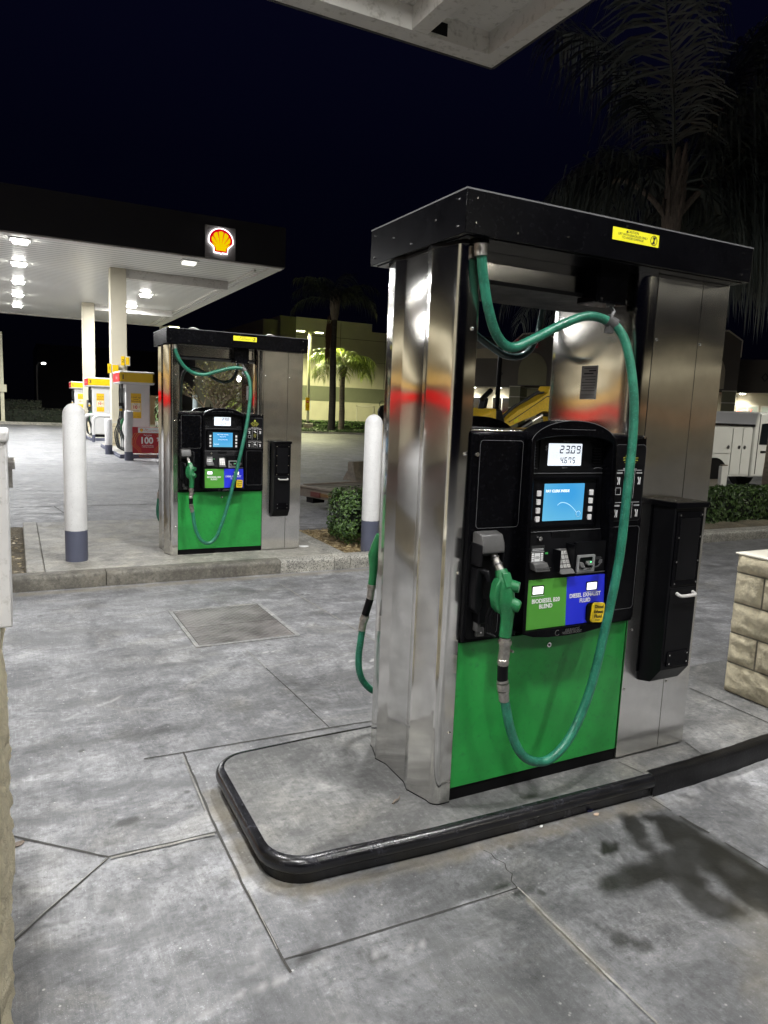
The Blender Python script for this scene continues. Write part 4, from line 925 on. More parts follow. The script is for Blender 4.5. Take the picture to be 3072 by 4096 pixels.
        k=MB(); k.prism([(.072,.955),(.058,.93),(.052,.88),(.062,.84),(.085,.815),(.092,.83),(.078,.86),(.074,.90),(.082,.94)],-.150 if not back else .71,-.108 if not back else .74,'y'); k.build('hand_guard',M_nozgreen,nz,bevel=.006)
        k=MB(); k.tube([S(p) for p in [(.066,-.10,.83),(.058,-.095,.79),(.062,-.095,.735),(.088,-.12,.722)]],.005,8); k.tube([S(p) for p in [(.085,-.115,.84),(.068,-.105,.80),(.072,-.11,.765)]],.006,8); k.build('trigger',M_blackplast,nz)
        return nz
    nozzle()
    # swivel and breakaway
    k=MB(); k.tube([(.108,-.151,.726),(.108,-.151,.715)],.021,14,0); k.tube([(.108,-.152,.715),(.108,-.152,.700)],.026,8,0); k.tube(spline([(.108,-.152,.703),(.107,-.154,.670),(.103,-.156,.642),(.101,-.158,.625)],4),[.0215]*13,14,0); k.ball((.101,-.158,.632),.0235,0,12,8); k.disc((.136,-.158,.672),.005,'y',.012,8,0); k.build('swivel',M_chrome,t)
    k=MB(); k.tube([(.101,-.158,.630),(.103,-.159,.560)],.0205,14); k.build('breakaway',M_blackplast,t)
    k=MB(); k.tube([(.103,-.159,.562),(.1045,-.16,.553)],.0225,14); k.tube([(.105,-.16,.549),(.108,-.16,.522)],.0245,8); k.tube([(.109,-.16,.520),(.111,-.16,.512)],.0225,14); k.tube([(.111,-.16,.512),(.1165,-.16,.478)],.0205,14); k.build('hose_coupling',M_chrome,t)
    # hose
    k=MB(); sp=spline(hosepts,6); k.tube(sp,.0185,12); k.build('hose',M_hose,t,ang=80)
    h0=Vector(hosepts[0]); k=MB(); k.tube([h0+Vector((-.004,0,.02)),h0+Vector((0,0,-.035))],.024,14); k.tube([h0+Vector((-.004,0,.028)),h0+Vector((-.003,0,.006))],.031,8,1); k.build('hose_fitting',[M_chrome,M_black],t)
    # retriever box and clamp
    k=MB(); k.box(.588,.742,.010,.130,2.024,zt+.0); k.box(.582,.590,.014,.13,2.026,zt); k.box(.588,.742,.006,.012,2.020,2.03); bx=k.build('hose_retriever',M_black,t,bevel=.003)
    k=MB(); k.disc((.600,.004,2.036),.005,'y',.003,8); k.disc((.732,.004,2.036),.005,'y',.003,8); k.build('box_screw',M_chrome2,bx)
    cl=Vector(hosepts[8])+Vector((0.006,0,.0)); d=(Vector(hosepts[9])-Vector(hosepts[7])).normalized()
    k=MB(); k.tube([(.675,.03,2.026),(.675,.03,2.016)],.018,8); k.tube([(.675,.03,2.018),(.688,.022,1.995),(cl.x+.01,.01,cl.z+.022)],.008,8); k.tube([cl-d*.022,cl+d*.022],.0245,14); k.hexa([tuple(cl+Vector(p)) for p in [(-.022,-.012,-.042),(.006,-.012,-.045),(.006,.014,-.045),(-.022,.014,-.042),(-.018,-.012,-.015),(.01,-.012,-.018),(.01,.014,-.018),(-.018,.014,-.015)]]); k.build('hose_clamp',M_darkgrey,t)
    # rear hose, seen through the window and past the column
    k=MB(); k.tube(spline([(.80,.60,2.16),(.79,.60,2.06),(.765,.605,1.93),(.70,.61,1.85),(.60,.615,1.838),(.50,.62,1.88),(.36,.63,1.955),(.27,.64,1.97),(.21,.65,1.93),(.18,.68,1.82),(.17,.70,1.5)],5),.0165,12); k.build('rear_hose',M_hosegrey,t,ang=80)
    k=MB(); k.tube([(.80,.60,2.172),(.797,.60,2.11)],.022,12); k.build('rear_fitting',M_chrome,t)
    k=MB(); k.tube(spline([(-.066,.72,.515),(-.074,.72,.45),(-.080,.72,.385),(-.074,.72,.31),(-.045,.72,.245),(.02,.72,.19),(.12,.72,.18),(.3,.72,.25),(.45,.71,.6),(.4,.70,1.1)],5),.0165,12); k.build('rear_hose',M_hose,t,ang=80)
    k=MB(); k.tube([(-.012,.68,.98),(-.022,.69,.93),(-.032,.695,.88),(-.028,.70,.83),(-.030,.70,.78),(-.034,.70,.735)],[.018,.024,.028,.022,.019,.019],12); k.build('rear_nozzle',M_nozgreen,t)
    k=MB(); k.tube([(-.034,.70,.738),(-.036,.70,.72)],.022,12); k.tube([(-.036,.70,.72),(-.038,.705,.668)],.018,12); k.tube([(-.055,.715,.585),(-.063,.72,.558)],.022,8); k.tube([(-.062,.72,.555),(-.069,.72,.51)],.0185,12); k.build('rear_coupling',M_chrome,t)
    k=MB(); k.tube([(-.038,.705,.668),(-.056,.715,.588)],.0185,12); k.build('rear_breakaway',M_blackplast,t)
    # rear side head, black
    k=MB(); k.box(.003,.902,.575,.618,.672,1.494); k.prism([(.236,.70),(.69,.70),(.69,1.46)]+[(.463+.222*math.cos(R(a)),1.452+.095*math.sin(R(a))) for a in range(10,171,16)]+[(.24,1.46)],.61,.665,'y'); k.build('rear_head',M_black,t,bevel=.004)
    # nozzle cabinet on the right
    nc=thing('nozzle_cabinet',None,None); nc.parent=t
    k=MB()
    k.prism([(-.0,.376),(-.070,.392),(-.122,.462),(-.122,1.192),(.0,1.192)],.998,1.180,'x'); body=k.build('cabinet_body',M_blackplast,nc,bevel=.003)
    k=MB(); k.box(.988,1.192,-.136,.002,1.190,1.216); k.build('cabinet_lid',M_black,nc,bevel=.003)
    k=MB(); k.box(.986,1.000,-.004,-.0005,.42,1.19); k.build('mounting_flange',M_black,nc)
    k=MB(); k.box(1.008,1.170,-.128,-.121,.845,1.176); k.build('upper_door',M_black,nc,bevel=.002)
    k=MB(); k.rrbox(1.028,1.150,.872,1.145,-.1305,-.127,.004); k.build('door_panel',M_blackplast,nc,bevel=.001)
    k=MB(); k.box(1.008,1.170,-.126,-.121,.50,.836); k.build('lower_door',M_blackplast,nc,bevel=.002)
    k=MB(); k.rrbox(1.024,1.158,.476,.548,-.131,-.126,.008); k.build('patch_plate',M_black,nc,bevel=.001)
    k=MB(); k.box(1.180,1.187,-.110,-.10,.47,1.19); k.build('side_rail',M_black,nc)
    k=MB(); k.tube(spline([(1.048,-.126,.812),(1.050,-.142,.806),(1.062,-.148,.803),(1.13,-.148,.803),(1.146,-.145,.806),(1.150,-.126,.812)],4),.0075,10); k.build('handle',paint('worn_white_handle',(.52,.50,.48),.4,0,.1),nc)
    k=MB()
    for z in (1.160,1.062,.955,.858):
        for x in (1.022,1.156): k.disc((x,-.130,z),.0042,'y',.003,8)
    for z in (.532,.492):
        for x in (1.036,1.146): k.disc((x,-.132,z),.004,'y',.003,8)
    k.disc((1.03,-.09,1.217),.006,'z',.004,8); k.disc((1.145,-.09,1.217),.006,'z',.004,8); k.build('cabinet_rivet',M_chrome2,nc)
    return t
M_yellow_btn=paint('button_yellow',(0.88,0.62,0.02),0.35,0,0.04)
H1=[(-.019,-.03,2.15),(-.004,-.03,2.051),(.037,-.02,1.934),(.097,0,1.847),(.171,.01,1.812),(.27,.01,1.849),(.4,.01,1.913),(.537,.01,1.962),(.65,0,1.948),(.698,-.03,1.894),(.719,-.06,1.789),(.728,-.09,1.639),(.719,-.11,1.477),(.688,-.135,1.235),(.661,-.15,.98),(.602,-.165,.706),(.538,-.175,.462),(.458,-.18,.296),(.374,-.18,.215),(.3,-.175,.198),(.217,-.17,.241),(.158,-.165,.343),(.118,-.16,.484)]
H2=[(-.032,-.03,2.155),(-.015,-.03,2.071),(.052,-.01,1.964),(.154,.01,1.896),(.277,.01,1.883),(.417,.01,1.927),(.54,.01,1.962),(.62,.005,1.972),(.680,-.01,1.955),(.722,-.05,1.873),(.733,-.08,1.764),(.719,-.1,1.575),(.683,-.12,1.354),(.639,-.14,1.165),(.59,-.15,.96),(.529,-.16,.723),(.469,-.17,.503),(.406,-.175,.314),(.351,-.175,.196),(.273,-.175,.147),(.196,-.17,.194),(.142,-.165,.323),(.12,-.16,.488)]
make_pump((0,0,0),'large near pump in brushed steel and green reading 23.09 and PAY CLERK INSIDE','23.09','4.675',H1,True)
make_pump((-.0331,5.2511,-.0416),'smaller farther pump in brushed steel and green reading 2.98 behind the near pump','2.98','0.591',H2,False)

# ------------------------------------------------------------------ split-face stone pillars
def rough_block(mb, x0,x1,y0,y1,z0,z1, face, amp=.018, res=.022, seed=0, m=0):
    # face: 'x-','x+','y-','y+' : a bulging rock face; returns nothing
    if face[0]=='x': L=(y0,y1)
    else: L=(x0,x1)
    nu=max(3,int((L[1]-L[0])/res)); nv=max(3,int((z1-z0)/res)); vs=[]
    for j in range(nv+1):
        for i in range(nu+1):
            u=L[0]+(L[1]-L[0])*i/nu; z=z0+(z1-z0)*j/nv
            e=min(1,min(i,nu-i)/1.6,min(j,nv-j)/1.6)
            h=e*(.012+amp*(mnoise.fractal(Vector((u*16+seed*7.1,z*16,seed)),.45,2.1,5)*.75+.3))
            if face=='x-': p=(x0-h,u,z)
            elif face=='x+': p=(x1+h,u,z)
            elif face=='y-': p=(u,y0-h,z)
            else: p=(u,y1+h,z)
            vs.append(p)
    mb.add(vs,[(j*(nu+1)+i,j*(nu+1)+i+1,(j+1)*(nu+1)+i+1,(j+1)*(nu+1)+i) for j in range(nv) for i in range(nu)],m)
def pillar(label, x0,x1,y0,y1,z0,zt, faces=('x-','y-','y+','x+'), courses=4, res=.022, amp=.018, cap_=True, loc=(0,0,0), group=None, bl=.42):
    t=thing('stone_pillar',label,'pillar',loc,0,group)
    k=MB(); k.box(x0+.004,x1-.004,y0+.004,y1-.004,z0,zt-.01); k.build('mortar_core',M_mortar,t,smooth=False)
    hc=(zt-.115-z0)/courses if cap_ else (zt-z0)/courses; k=MB(); sd=int(abs(x0*31+y0*17))+1
    rows=[(z0+hc*i,z0+hc*(i+1)) for i in range(courses)]
    if cap_: rows.append((zt-.115,zt))
    for r_,(za,zb) in enumerate(rows):
        for f in faces:
            L=(y0,y1) if f[0]=='x' else (x0,x1)
            cuts=[L[1]]; p=L[1]-(bl if r_%2==0 else bl*.42); 
            while p>L[0]+.08: cuts.append(p); p-=bl
            cuts.append(L[0])
            for a,b in zip(cuts,cuts[1:]):
                sd+=1
                if f[0]=='x': rough_block(k,x0,x1,b+.005,a-.005,za+.005,zb-.004,f,amp,res,sd)
                else: rough_block(k,b+.005,a-.005,y0,y1,za+.005,zb-.004,f,amp,res,sd)
    k.build('stone_course',M_stone,t,ang=70)
    k=MB(); k.box(x0-.012,x1+.012,y0-.012,y1+.012,zt-.012,zt); k.build('coping',M_cap,t,bevel=.004)
    return t
pillar('rough cream split face stone pillar base on the island right of the near pump',2.165,3.05,-.50,.395,.001,.83,faces=('x-','y-','y+'),res=.016,amp=.014)
pillar('rough cream split face stone pillar base at the left edge beneath the white metal box',-2.8,-1.585,-.55,.47,-.10,.833,faces=('x+','y-','y+'),res=.022)
# white metal box on the left pillar
t=thing('utility_box','white metal utility box standing on the left stone pillar','utility box',(-1.80,.33,.835))
k=MB(); k.box(-.25,.262,-.12,.13,0,.58); k.build('box_body',M_whitebox,t,bevel=.006)
k=MB(); k.box(-.26,.268,-.13,.14,.58,.615); k.build('box_lid',M_whitebox,t,bevel=.008)
k=MB(); k.disc((.272,.08,.50),.020,'x',.010,14); k.box(.262,.274,.07,.09,.42,.49); k.build('latch',M_chrome,t)
def column(x0,x1,y0,y1,z0,z1,label,group=None):
    t=thing('canopy_column',label,'column',((x0+x1)/2,(y0+y1)/2,z0),0,group); hx,hy=(x1-x0)/2,(y1-y0)/2
    k=MB(); k.box(-hx,hx,-hy,hy,0,z1-z0); k.build('column_shaft',M_stucco,t,bevel=.012)
    k=MB(); k.box(-hx-.012,hx+.012,-hy-.012,hy+.012,0,.05); k.build('base_trim',M_cap,t)
    return t
column(2.34,2.86,-.26,.26,.83,NEARZ-.001,'square cream stucco column rising from the right stone pillar')
column(-2.66,-2.10,-.42,.18,.833,NEARZ-.001,'square cream stucco column behind the white utility box on the left stone pillar')
t=thing('squeegee_bin','black squeegee bin strapped to the cream column above the right stone pillar','squeegee bin',(2.46,.08,1.02))
k=MB(); k.hexa([(-.20,-.16,0),(.035,-.16,0),(.035,.20,0),(-.20,.20,0),(-.26,-.18,.42),(.035,-.18,.42),(.035,.22,.42),(-.26,.22,.42)]); k.build('bin_tub',M_blackplast,t,bevel=.01)
k=MB(); k.box(-.27,.035,-.19,.23,.42,.47); k.build('bin_lid',M_black,t,bevel=.01)

# ------------------------------------------------------------------ canopies
def lamp_unit(parent, x,y,z, lit=True, dim=False):
    k=MB(); k.box(x-.24,x+.24,y-.24,y+.24,z-.035,z-.002); f=k.build('lamp_housing',M_whitepaint,parent,bevel=.004)
    k=MB(); k.box(x-.17,x+.17,y-.17,y+.17,z-(.10 if z==FARZ else .041),z-.036)
    k.build('lamp_diffuser',M_lampdim if dim else M_lamp,f,smooth=False)
def canopy_near():
    t=thing('station_canopy','off white overhead canopy corner above the near pump','canopy',(0,0,0))
    X1,Y1=3.24,4.77; X0,Y0=-9,-9; z=NEARZ; zc=z+.22
    k=MB()
    k.box(X0,X1,Y1-.21,Y1,z,z+.03); k.box(X1-.19,X1,Y0,Y1-.2105,z,z+.0295)   # bottom returns
    k.box(X0,X1-.191,Y1-.222,Y1-.211,z+.0005,zc); k.box(X1-.202,X1-.1905,Y0,Y1-.223,z+.0005,zc)
    k.build('canopy_return',M_offwhite,t,smooth=False)
    k=MB(); k.box(X0,X1-.2,Y0,Y1-.22,zc,zc+.03); k.build('canopy_soffit',M_offwhite,t,smooth=False)
    k=MB()
    for yy in (3.4,2.2,1.0,-.2,-1.4,-2.6,-3.8): k.box(X0,X1-.21,yy,yy+.006,zc-.003,zc+.0005)
    k.build('soffit_seam',paint('seam',(.22,.21,.19),.6),t,smooth=False)
    k=MB(); k.box(2.11,2.29,Y0,4.546,z+.004,zc-.001); k.build('cross_beam',M_offwhite,t,smooth=False); k=MB(); k.box(-2.3,-2.12,Y0,4.546,z+.004,zc-.001); k.build('cross_beam',M_offwhite,t,smooth=False)
    k=MB(); k.box(2.30,2.52,4.540,4.5465,z+.04,z+.16); k.build('drain_slot',M_blacksat,t,smooth=False)
    k=MB(); k.box(X0,X1+.01,Y1,Y1+.03,z-.004,z+1.1); k.box(X1,X1+.03,Y0,Y1-.001,z-.004,z+1.1); k.build('fascia',M_fascia,t)
    for i,(x,y) in enumerate(NEAR_LAMPS):
        lamp_unit(t,x,y,zc)
        area('canopy_light',(x,y,zc-.06),.36,NEAR_POWER[i],(.995,.995,.985))
canopy_near()
def canopy_far():
    t=thing('station_canopy','long white soffit canopy with dark fascia and scallop badge in the distance','canopy',(0,0,0))
    X1,Y0,Y1,z=5.54,18.18,38.2,FARZ; X0=-16
    k=MB(); k.box(X0,X1,Y0,Y1,z,z+.04); k.build('canopy_soffit',M_soffit,t,smooth=False)
    k=MB(); k.box(X0,X1+.02,Y0-.04,Y0,z-.01,z+1.09); k.box(X1,X1+.04,Y0,Y1,z-.01,z+1.09); k.box(X0,X1,Y1,Y1+.04,z-.01,z+1.09); k.build('fascia',M_fascia,t,smooth=False)
    k=MB(); k.box(X0,X1-.001,Y0+.002,Y0+.30,z-.045,z-.001); k.box(X1-.35,X1-.003,Y0+.301,Y1-.3,z-.045,z-.001); k.box(X0,X1-.001,Y1-.299,Y1-.01,z-.045,z-.001); k.box(X1-.62,X1-.56,Y0+.9,Y1-.9,z-.06,z-.001); k.build('edge_gutter',M_offwhite,t)
    for yy in (21.8,31.2): 
        for xa,xb in ((1.66,X1-.70),(-16,-2.5)):
            k=MB(); k.box(xa,xb,yy-.12,yy+.12,z-.27,z-.001); k.build('cross_beam',M_offwhite,t)
    for (x,y) in FAR_LAMPS:
        dim=(x,y)==(3.02,19.05)
        lamp_unit(t,x,y,z,dim=dim)
        if not dim and x>-11: area('canopy_light',(x,y,z-.11),.34,(520 if (x,y)==(-1.25,19.05) else 250) if x>-2 else 200,(.98,.99,1.0))
    # badge
    b=thing('badge',None,None,(3.67,Y0-.055,5.93)); b.parent=t
    k=MB(); k.rrbox(-.42,.42,-.44,.41,-.03,.01,.02); k.build('badge_panel',M_steelpanel,b,bevel=.004)
    shell_badge(b,0,.01,-.075,.69,M_logow,M_logor,M_logoy,.02)
    l=bpy.data.lights.new('badge_glow','POINT'); l.energy=4; l.color=(1,.95,.9); l.shadow_soft_size=.1
canopy_far()
for (x0,x1,yy,lb,col) in ((1.196,1.661,21.8,'nearer square cream column under the distant canopy behind dispenser 1',1),(1.15,1.62,31.2,'farther square cream column under the distant canopy behind dispenser 3',2)):
    column(x0,x1,yy-.23,yy+.23,.80,FARZ-.001,lb,'columns of the distant canopy')
    pillar(('nearer' if col==1 else 'farther')+' stone base of a distant canopy column, '+('left of dispenser 1' if col==1 else 'left of the white guard rails'),x0-.09,x1+.09,yy-.32,yy+.32,-.02,.81,faces=('x-','y-'),res=.05,amp=.03,bl=.3,group='stone bases of the distant canopy')
# pump number flags on the column
for i,(x,y,z,wx,rz,n) in enumerate(((1.30,21.50,2.47,.24,0,'1'),(1.655,21.50,2.72,.17,0,'2'))):
    t=thing('number_flag',('left','right')[i]+' yellow number flag on the nearer distant column','sign',(x,y,z),0,'yellow number flags')
    k=MB(); k.prism([(-wx/2,.0),(-wx/2+.03,-.06),(wx/2-.03,-.06),(wx/2,0)],-.14,.14,'z'); k.build('flag_frame',M_whitepaint,t)
    k=MB(); k.prism([(-wx/2+.005,-.0055),(-wx/2+.033,-.0655),(wx/2-.033,-.0655),(wx/2-.005,-.0055)],-.115,.115,'z'); k.build('flag_face',M_sigyellow,t)
    k=MB(); k.box(-wx/2-.10,-wx/2-.002,-.05,-.0,-.14,.14); k.build('flag_face',M_sigyellow,t)
    text('lettering',n,.14,M_blackprint,t,(-wx/2-.05,-.052,0))
t=thing('trash_bin','dark grey bin fixed to the farther distant column','bin',(1.36,30.9,1.12)); k=MB(); k.box(-.12,.12,-.16,.0,0,.34); k.build('bin_body',M_darkgrey,t,bevel=.03); k=MB(); k.box(-.08,.10,-.17,-.0,-.10,-.002); k.build('bin_foot',M_blackplast,t,bevel=.02)

# ------------------------------------------------------------------ bollards
def bollard(label,x,y,z0,zt,r,zg,group='white bollards',flat=False,seg=28):
    t=thing('bollard',label,'bollard',(x,y,z0),0,group); H=zt-z0; G=zg-z0
    k=MB(); prof=[(r,G-.002),(r,H-.13)]
    n=6 if not flat else 2
    dome=[(r*math.cos(R(a)),H-.12*(r/.1)*.95+ (.12*(r/.1)*.95)*math.sin(R(a))) for a in [i*90/7 for i in range(8)]] if not flat else [(r,H-.03),(r*.8,H-.008),(.001,H)]
    pr=[(r*1.004,G),(r*1.004,dome[0][1]-.004),(r*.985,dome[0][1]-.001)]+dome[1:-1]+[(.002,dome[-1][1])]
    vs=[];m=len(pr)
    for a,b in pr:
        for j in range(seg): an=2*math.pi*j/seg; vs.append((a*math.cos(an),a*math.sin(an),b))
    k.add(vs,[(i*seg+j,i*seg+(j+1)%seg,(i+1)*seg+(j+1)%seg,(i+1)*seg+j) for i in range(m-1) for j in range(seg)])
    k.build('bollard_post',M_bollwhite,t,ang=50)
    k=MB(); vs=[];top=[G+random.uniform(-.003,.003) for j in range(seg)]
    for j in range(seg): an=2*math.pi*j/seg; vs+= [(r*1.006*math.cos(an),r*1.006*math.sin(an),-.06)]
    for j in range(seg): an=2*math.pi*j/seg; vs+= [(r*1.006*math.cos(an),r*1.006*math.sin(an),top[j])]
    for j in range(seg): an=2*math.pi*j/seg; vs+= [(r*.99*math.cos(an),r*.99*math.sin(an),top[j]+.001)]
    k.add(vs,[(q*seg+j,q*seg+(j+1)%seg,(q+1)*seg+(j+1)%seg,(q+1)*seg+j) for q in range(2) for j in range(seg)]); k.build('painted_foot',M_bollgrey,t,ang=50)
    return t
M_bollwhite=paint('bollard_white',(0.66,0.655,0.65),0.55,0,0.06,9,(0.52,0.51,0.50),0.35)
bollard('white domed bollard with grey foot on the concrete pad left of the smaller pump',-1.005,5.285,-.04,1.50,.1035,.265)
bollard('white domed bollard with grey foot in the mulch between the bush and the near pump',2.075,4.985,-.07,1.50,.1015,.30)
bollard('small distant white bollard left of the red 100% board',1.125,17.4,-.03,1.27,.112,.20,'distant bollards',True,20)
bollard('small distant white bollard right of the red 100% board',2.045,17.4,-.03,1.27,.112,.20,'distant bollards',True,20)
bollard('small distant white bollard left of dispenser 1 beyond the hoses',.85,19.4,-.03,1.0,.10,.25,'distant bollards',True,16)
# red advert board
t=thing('advert_board','red board reading 100% mounted between two distant bollards','sign',(1.58,17.29,.51),0)
k=MB(); k.rrbox(-.38,.38,-.34,.34,-.01,.02,.02); k.build('board_panel',M_red,t)
k=MB(); k.rrbox(-.24,.33,.19,.33,-.013,-.011,.005); k.build('board_header',M_white,t,smooth=False)
shell_badge(t,-.155,.26,-.016,.085,M_ambery,M_redb,M_ambery,.001)
text('lettering','Shell',.045,M_redb,t,(-.03,-.015,.285)); text('lettering','V-Power',.06,M_redb,t,(.0,-.015,.245)); text('lettering','NITRO+',.05,M_redb,t,(.20,-.015,.245))
k=MB()
for s_ in (1.0,1.14,1.3): 
    o=[(x*s_*.62,z*s_*.62-.07) for x,z in shell_outline(1.0)]; i_=[(x*.975,(z+.07)*.975-.07) for x,z in o]; n=len(o)
    k.add([(p[0],-.0125,min(p[1],.185)) for p in o]+[(p[0],-.0125,min(p[1],.18)) for p in i_],[(j,(j+1)%n,n+(j+1)%n,n+j) for j in range(n)])
k.build('outline_print',M_orange,t,smooth=False)
text('lettering','Removes',.055,M_white,t,(.0,-.014,.135)); text('lettering','up to',.035,M_white,t,(.0,-.014,.095)); text('lettering','100',.235,M_white,t,(-.03,-.014,-.015),bold=.008,sx=.95); text('lettering','%',.14,M_white,t,(.275,-.014,.02),bold=.003)
text('lettering','of performance-\nrobbing deposits',.045,M_white,t,(.0,-.014,-.155))

# ------------------------------------------------------------------ distant islands and dispensers
for (y0,y1) in ((17.95,22.7),(26.2,32.2),(35.6,39)):
    k=MB(); k.box(.98,1.98,y0,y1,-.2,.10); o=k.build('distant_island',M_pad,bevel=.03); tag(o,kind='structure')
    k=MB(); k.box(.955,2.005,y0-.025,y1,-.2,.045); k.box(.965,1.995,y0-.015,y1,.045,.085); o=k.build('island_kerb',M_bollgrey,bevel=.02); tag(o,kind='structure')
def dispenser(num,x,y,label,full=True):
    t=thing('fuel_dispenser',label,'fuel dispenser',(x,y,.10),0,'yellow topped dispensers under the far canopy')
    L=1.25
    k=MB(); k.box(-.27,.33,.02,L,.0,.10); k.build('plinth',M_blackplast,t)
    k=MB(); k.box(-.29,.35,.0,L,.10,1.88); k.build('dispenser_body',M_whitepaint,t,bevel=.03)
    k=MB(); k.box(-.295,-.285,.12,L-.12,.9,1.75); k.build('screen_face',M_darkgrey,t)
    k=MB(); k.box(-.45,.46,-.12,L+.1,1.86,2.20); cb=k.build('top_sign',M_whitepaint,t,bevel=.035,seg=3)
    k=MB(); k.box(-.4400,.4665,-.1265,-.10,1.915,2.155); k.box(.40,.4665,-.1265,.6,1.915,2.155); k.build('yellow_band',M_sigyellow,t,bevel=.004,label='yellow band with the pump number')
    k=MB(); k.box(-.4570,-.4405,-.110,L,1.915,2.155); rp=k.build('red_corner',M_redb,t,bevel=.004,label='red corner panel')
    text('lettering','Fueling',.12,M_white,t,(-.4585,.45,2.03),rot=(90,0,-90))
    text('lettering',num,.17,M_blackprint,t,(-.36,-.129,2.035),bold=.005)
    k=MB(); k.rrbox(-.15,.115,.95,1.62,-.006,.0,.004); ps=k.build('poster',M_ambery,t,smooth=False,label='yellow Level up your Rewards poster')
    k=MB(); k.rrbox(-.14,.10,1.12,1.36,-.0065,-.0055,.0); k.build('poster_white',paint('poster_cream',(.8,.72,.5),.5),ps,smooth=False)
    text('lettering','Level up\nyour\nRewards',.072,M_brown,ps,(-.018,-.008,1.46),line=.75); text('lettering','Save',.05,M_brown,ps,(-.018,-.008,1.335)); text('lettering','10',.125,M_redb,ps,(-.045,-.008,1.245),bold=.004); text('lettering','¢',.08,M_redb,ps,(.065,-.008,1.26)); text('lettering','Platinum status',.028,M_brown,ps,(-.018,-.008,1.155)); text('lettering','on your next fill up',.02,M_brown,ps,(.0,-.008,1.0))
    # hoses and nozzles on the left side
    for i,(yy,mh) in enumerate(((.2,M_hose_dark),(.5,M_hose_dark),(.85,M_hose_dark))):
        k=MB(); k.tube(spline([(-.33,yy,1.87),(-.345,yy,1.6),(-.33,yy+.02,1.2),(-.37,yy,.85),(-.48,yy-.05,.5),(-.42,yy-.1,.12),(-.30,yy-.08,.10),(-.25-.05,yy-.02,.35),(-.38,yy,.62)],5),.017,8); k.build('hose',mh,t,ang=80)
        k=MB(); k.tube([(-.38,yy,.62),(-.385,yy,.72)],.025,8); k.tube([(-.385,yy,.72),(-.36,yy,.86),(-.32,yy,.92)],[.03,.04,.03],8); k.tube([(-.33,yy,.9),(-.30,yy,.98)],.012,8); k.build('nozzle',M_blackplast if i else M_nozgreen,t)
        k=MB(); k.tube([(-.335,yy,1.35),(-.33,yy,1.20)],.026,8); k.build('breakaway',M_blackplast,t)
    k=MB(); k.box(-.40,-.30,.30,.315,1.12,1.26); k.build('price_tag',M_whitepaint,t); 
    k=MB(); k.box(-.402,-.31,.296,.30,1.13,1.19); k.build('price_tag',M_sigyellow,t)
    return t
M_brown=paint('brown_print',(0.18,0.08,0.03),0.5)
dispenser('1',1.46,18.3,'white dispenser with yellow top numbered 1 behind the red 100% board')
dispenser('3',1.38,26.6,'white dispenser with yellow top numbered 3 behind the white guard rail')
dispenser('5',1.42,36.0,'white dispenser with yellow top numbered 5 partly hidden by the farther column')
def guard(label,x0,x1,y,zt=.92):
    t=thing('guard_rail',label,'guard rail',(x0,y,-.02),0,'white guard rails')
    L=x1-x0
    k=MB(); k.tube(spline([(0,0,.26),(0,0,.70),(.03,0,.85),(.14,0,.93),(.3,0,.94),(L-.14,0,.93),(L-.03,0,.85),(L,0,.70),(L,0,.26)],5),.055,12); k.build('rail_hoop',M_whitepaint,t,ang=80)
    k=MB(); k.tube([(0,0,-.05),(0,0,.262)],.056,12); k.build('rail_foot',M_bollgrey,t); k=MB(); k.tube([(L,0,-.05),(L,0,.262)],.056,12); k.build('rail_foot',M_bollgrey,t)
guard('nearer white hoop guard rail before dispenser 3',1.0,1.9,25.4); guard('farther white hoop guard rail peeping out left of dispenser 3',.80,1.75,26.6)

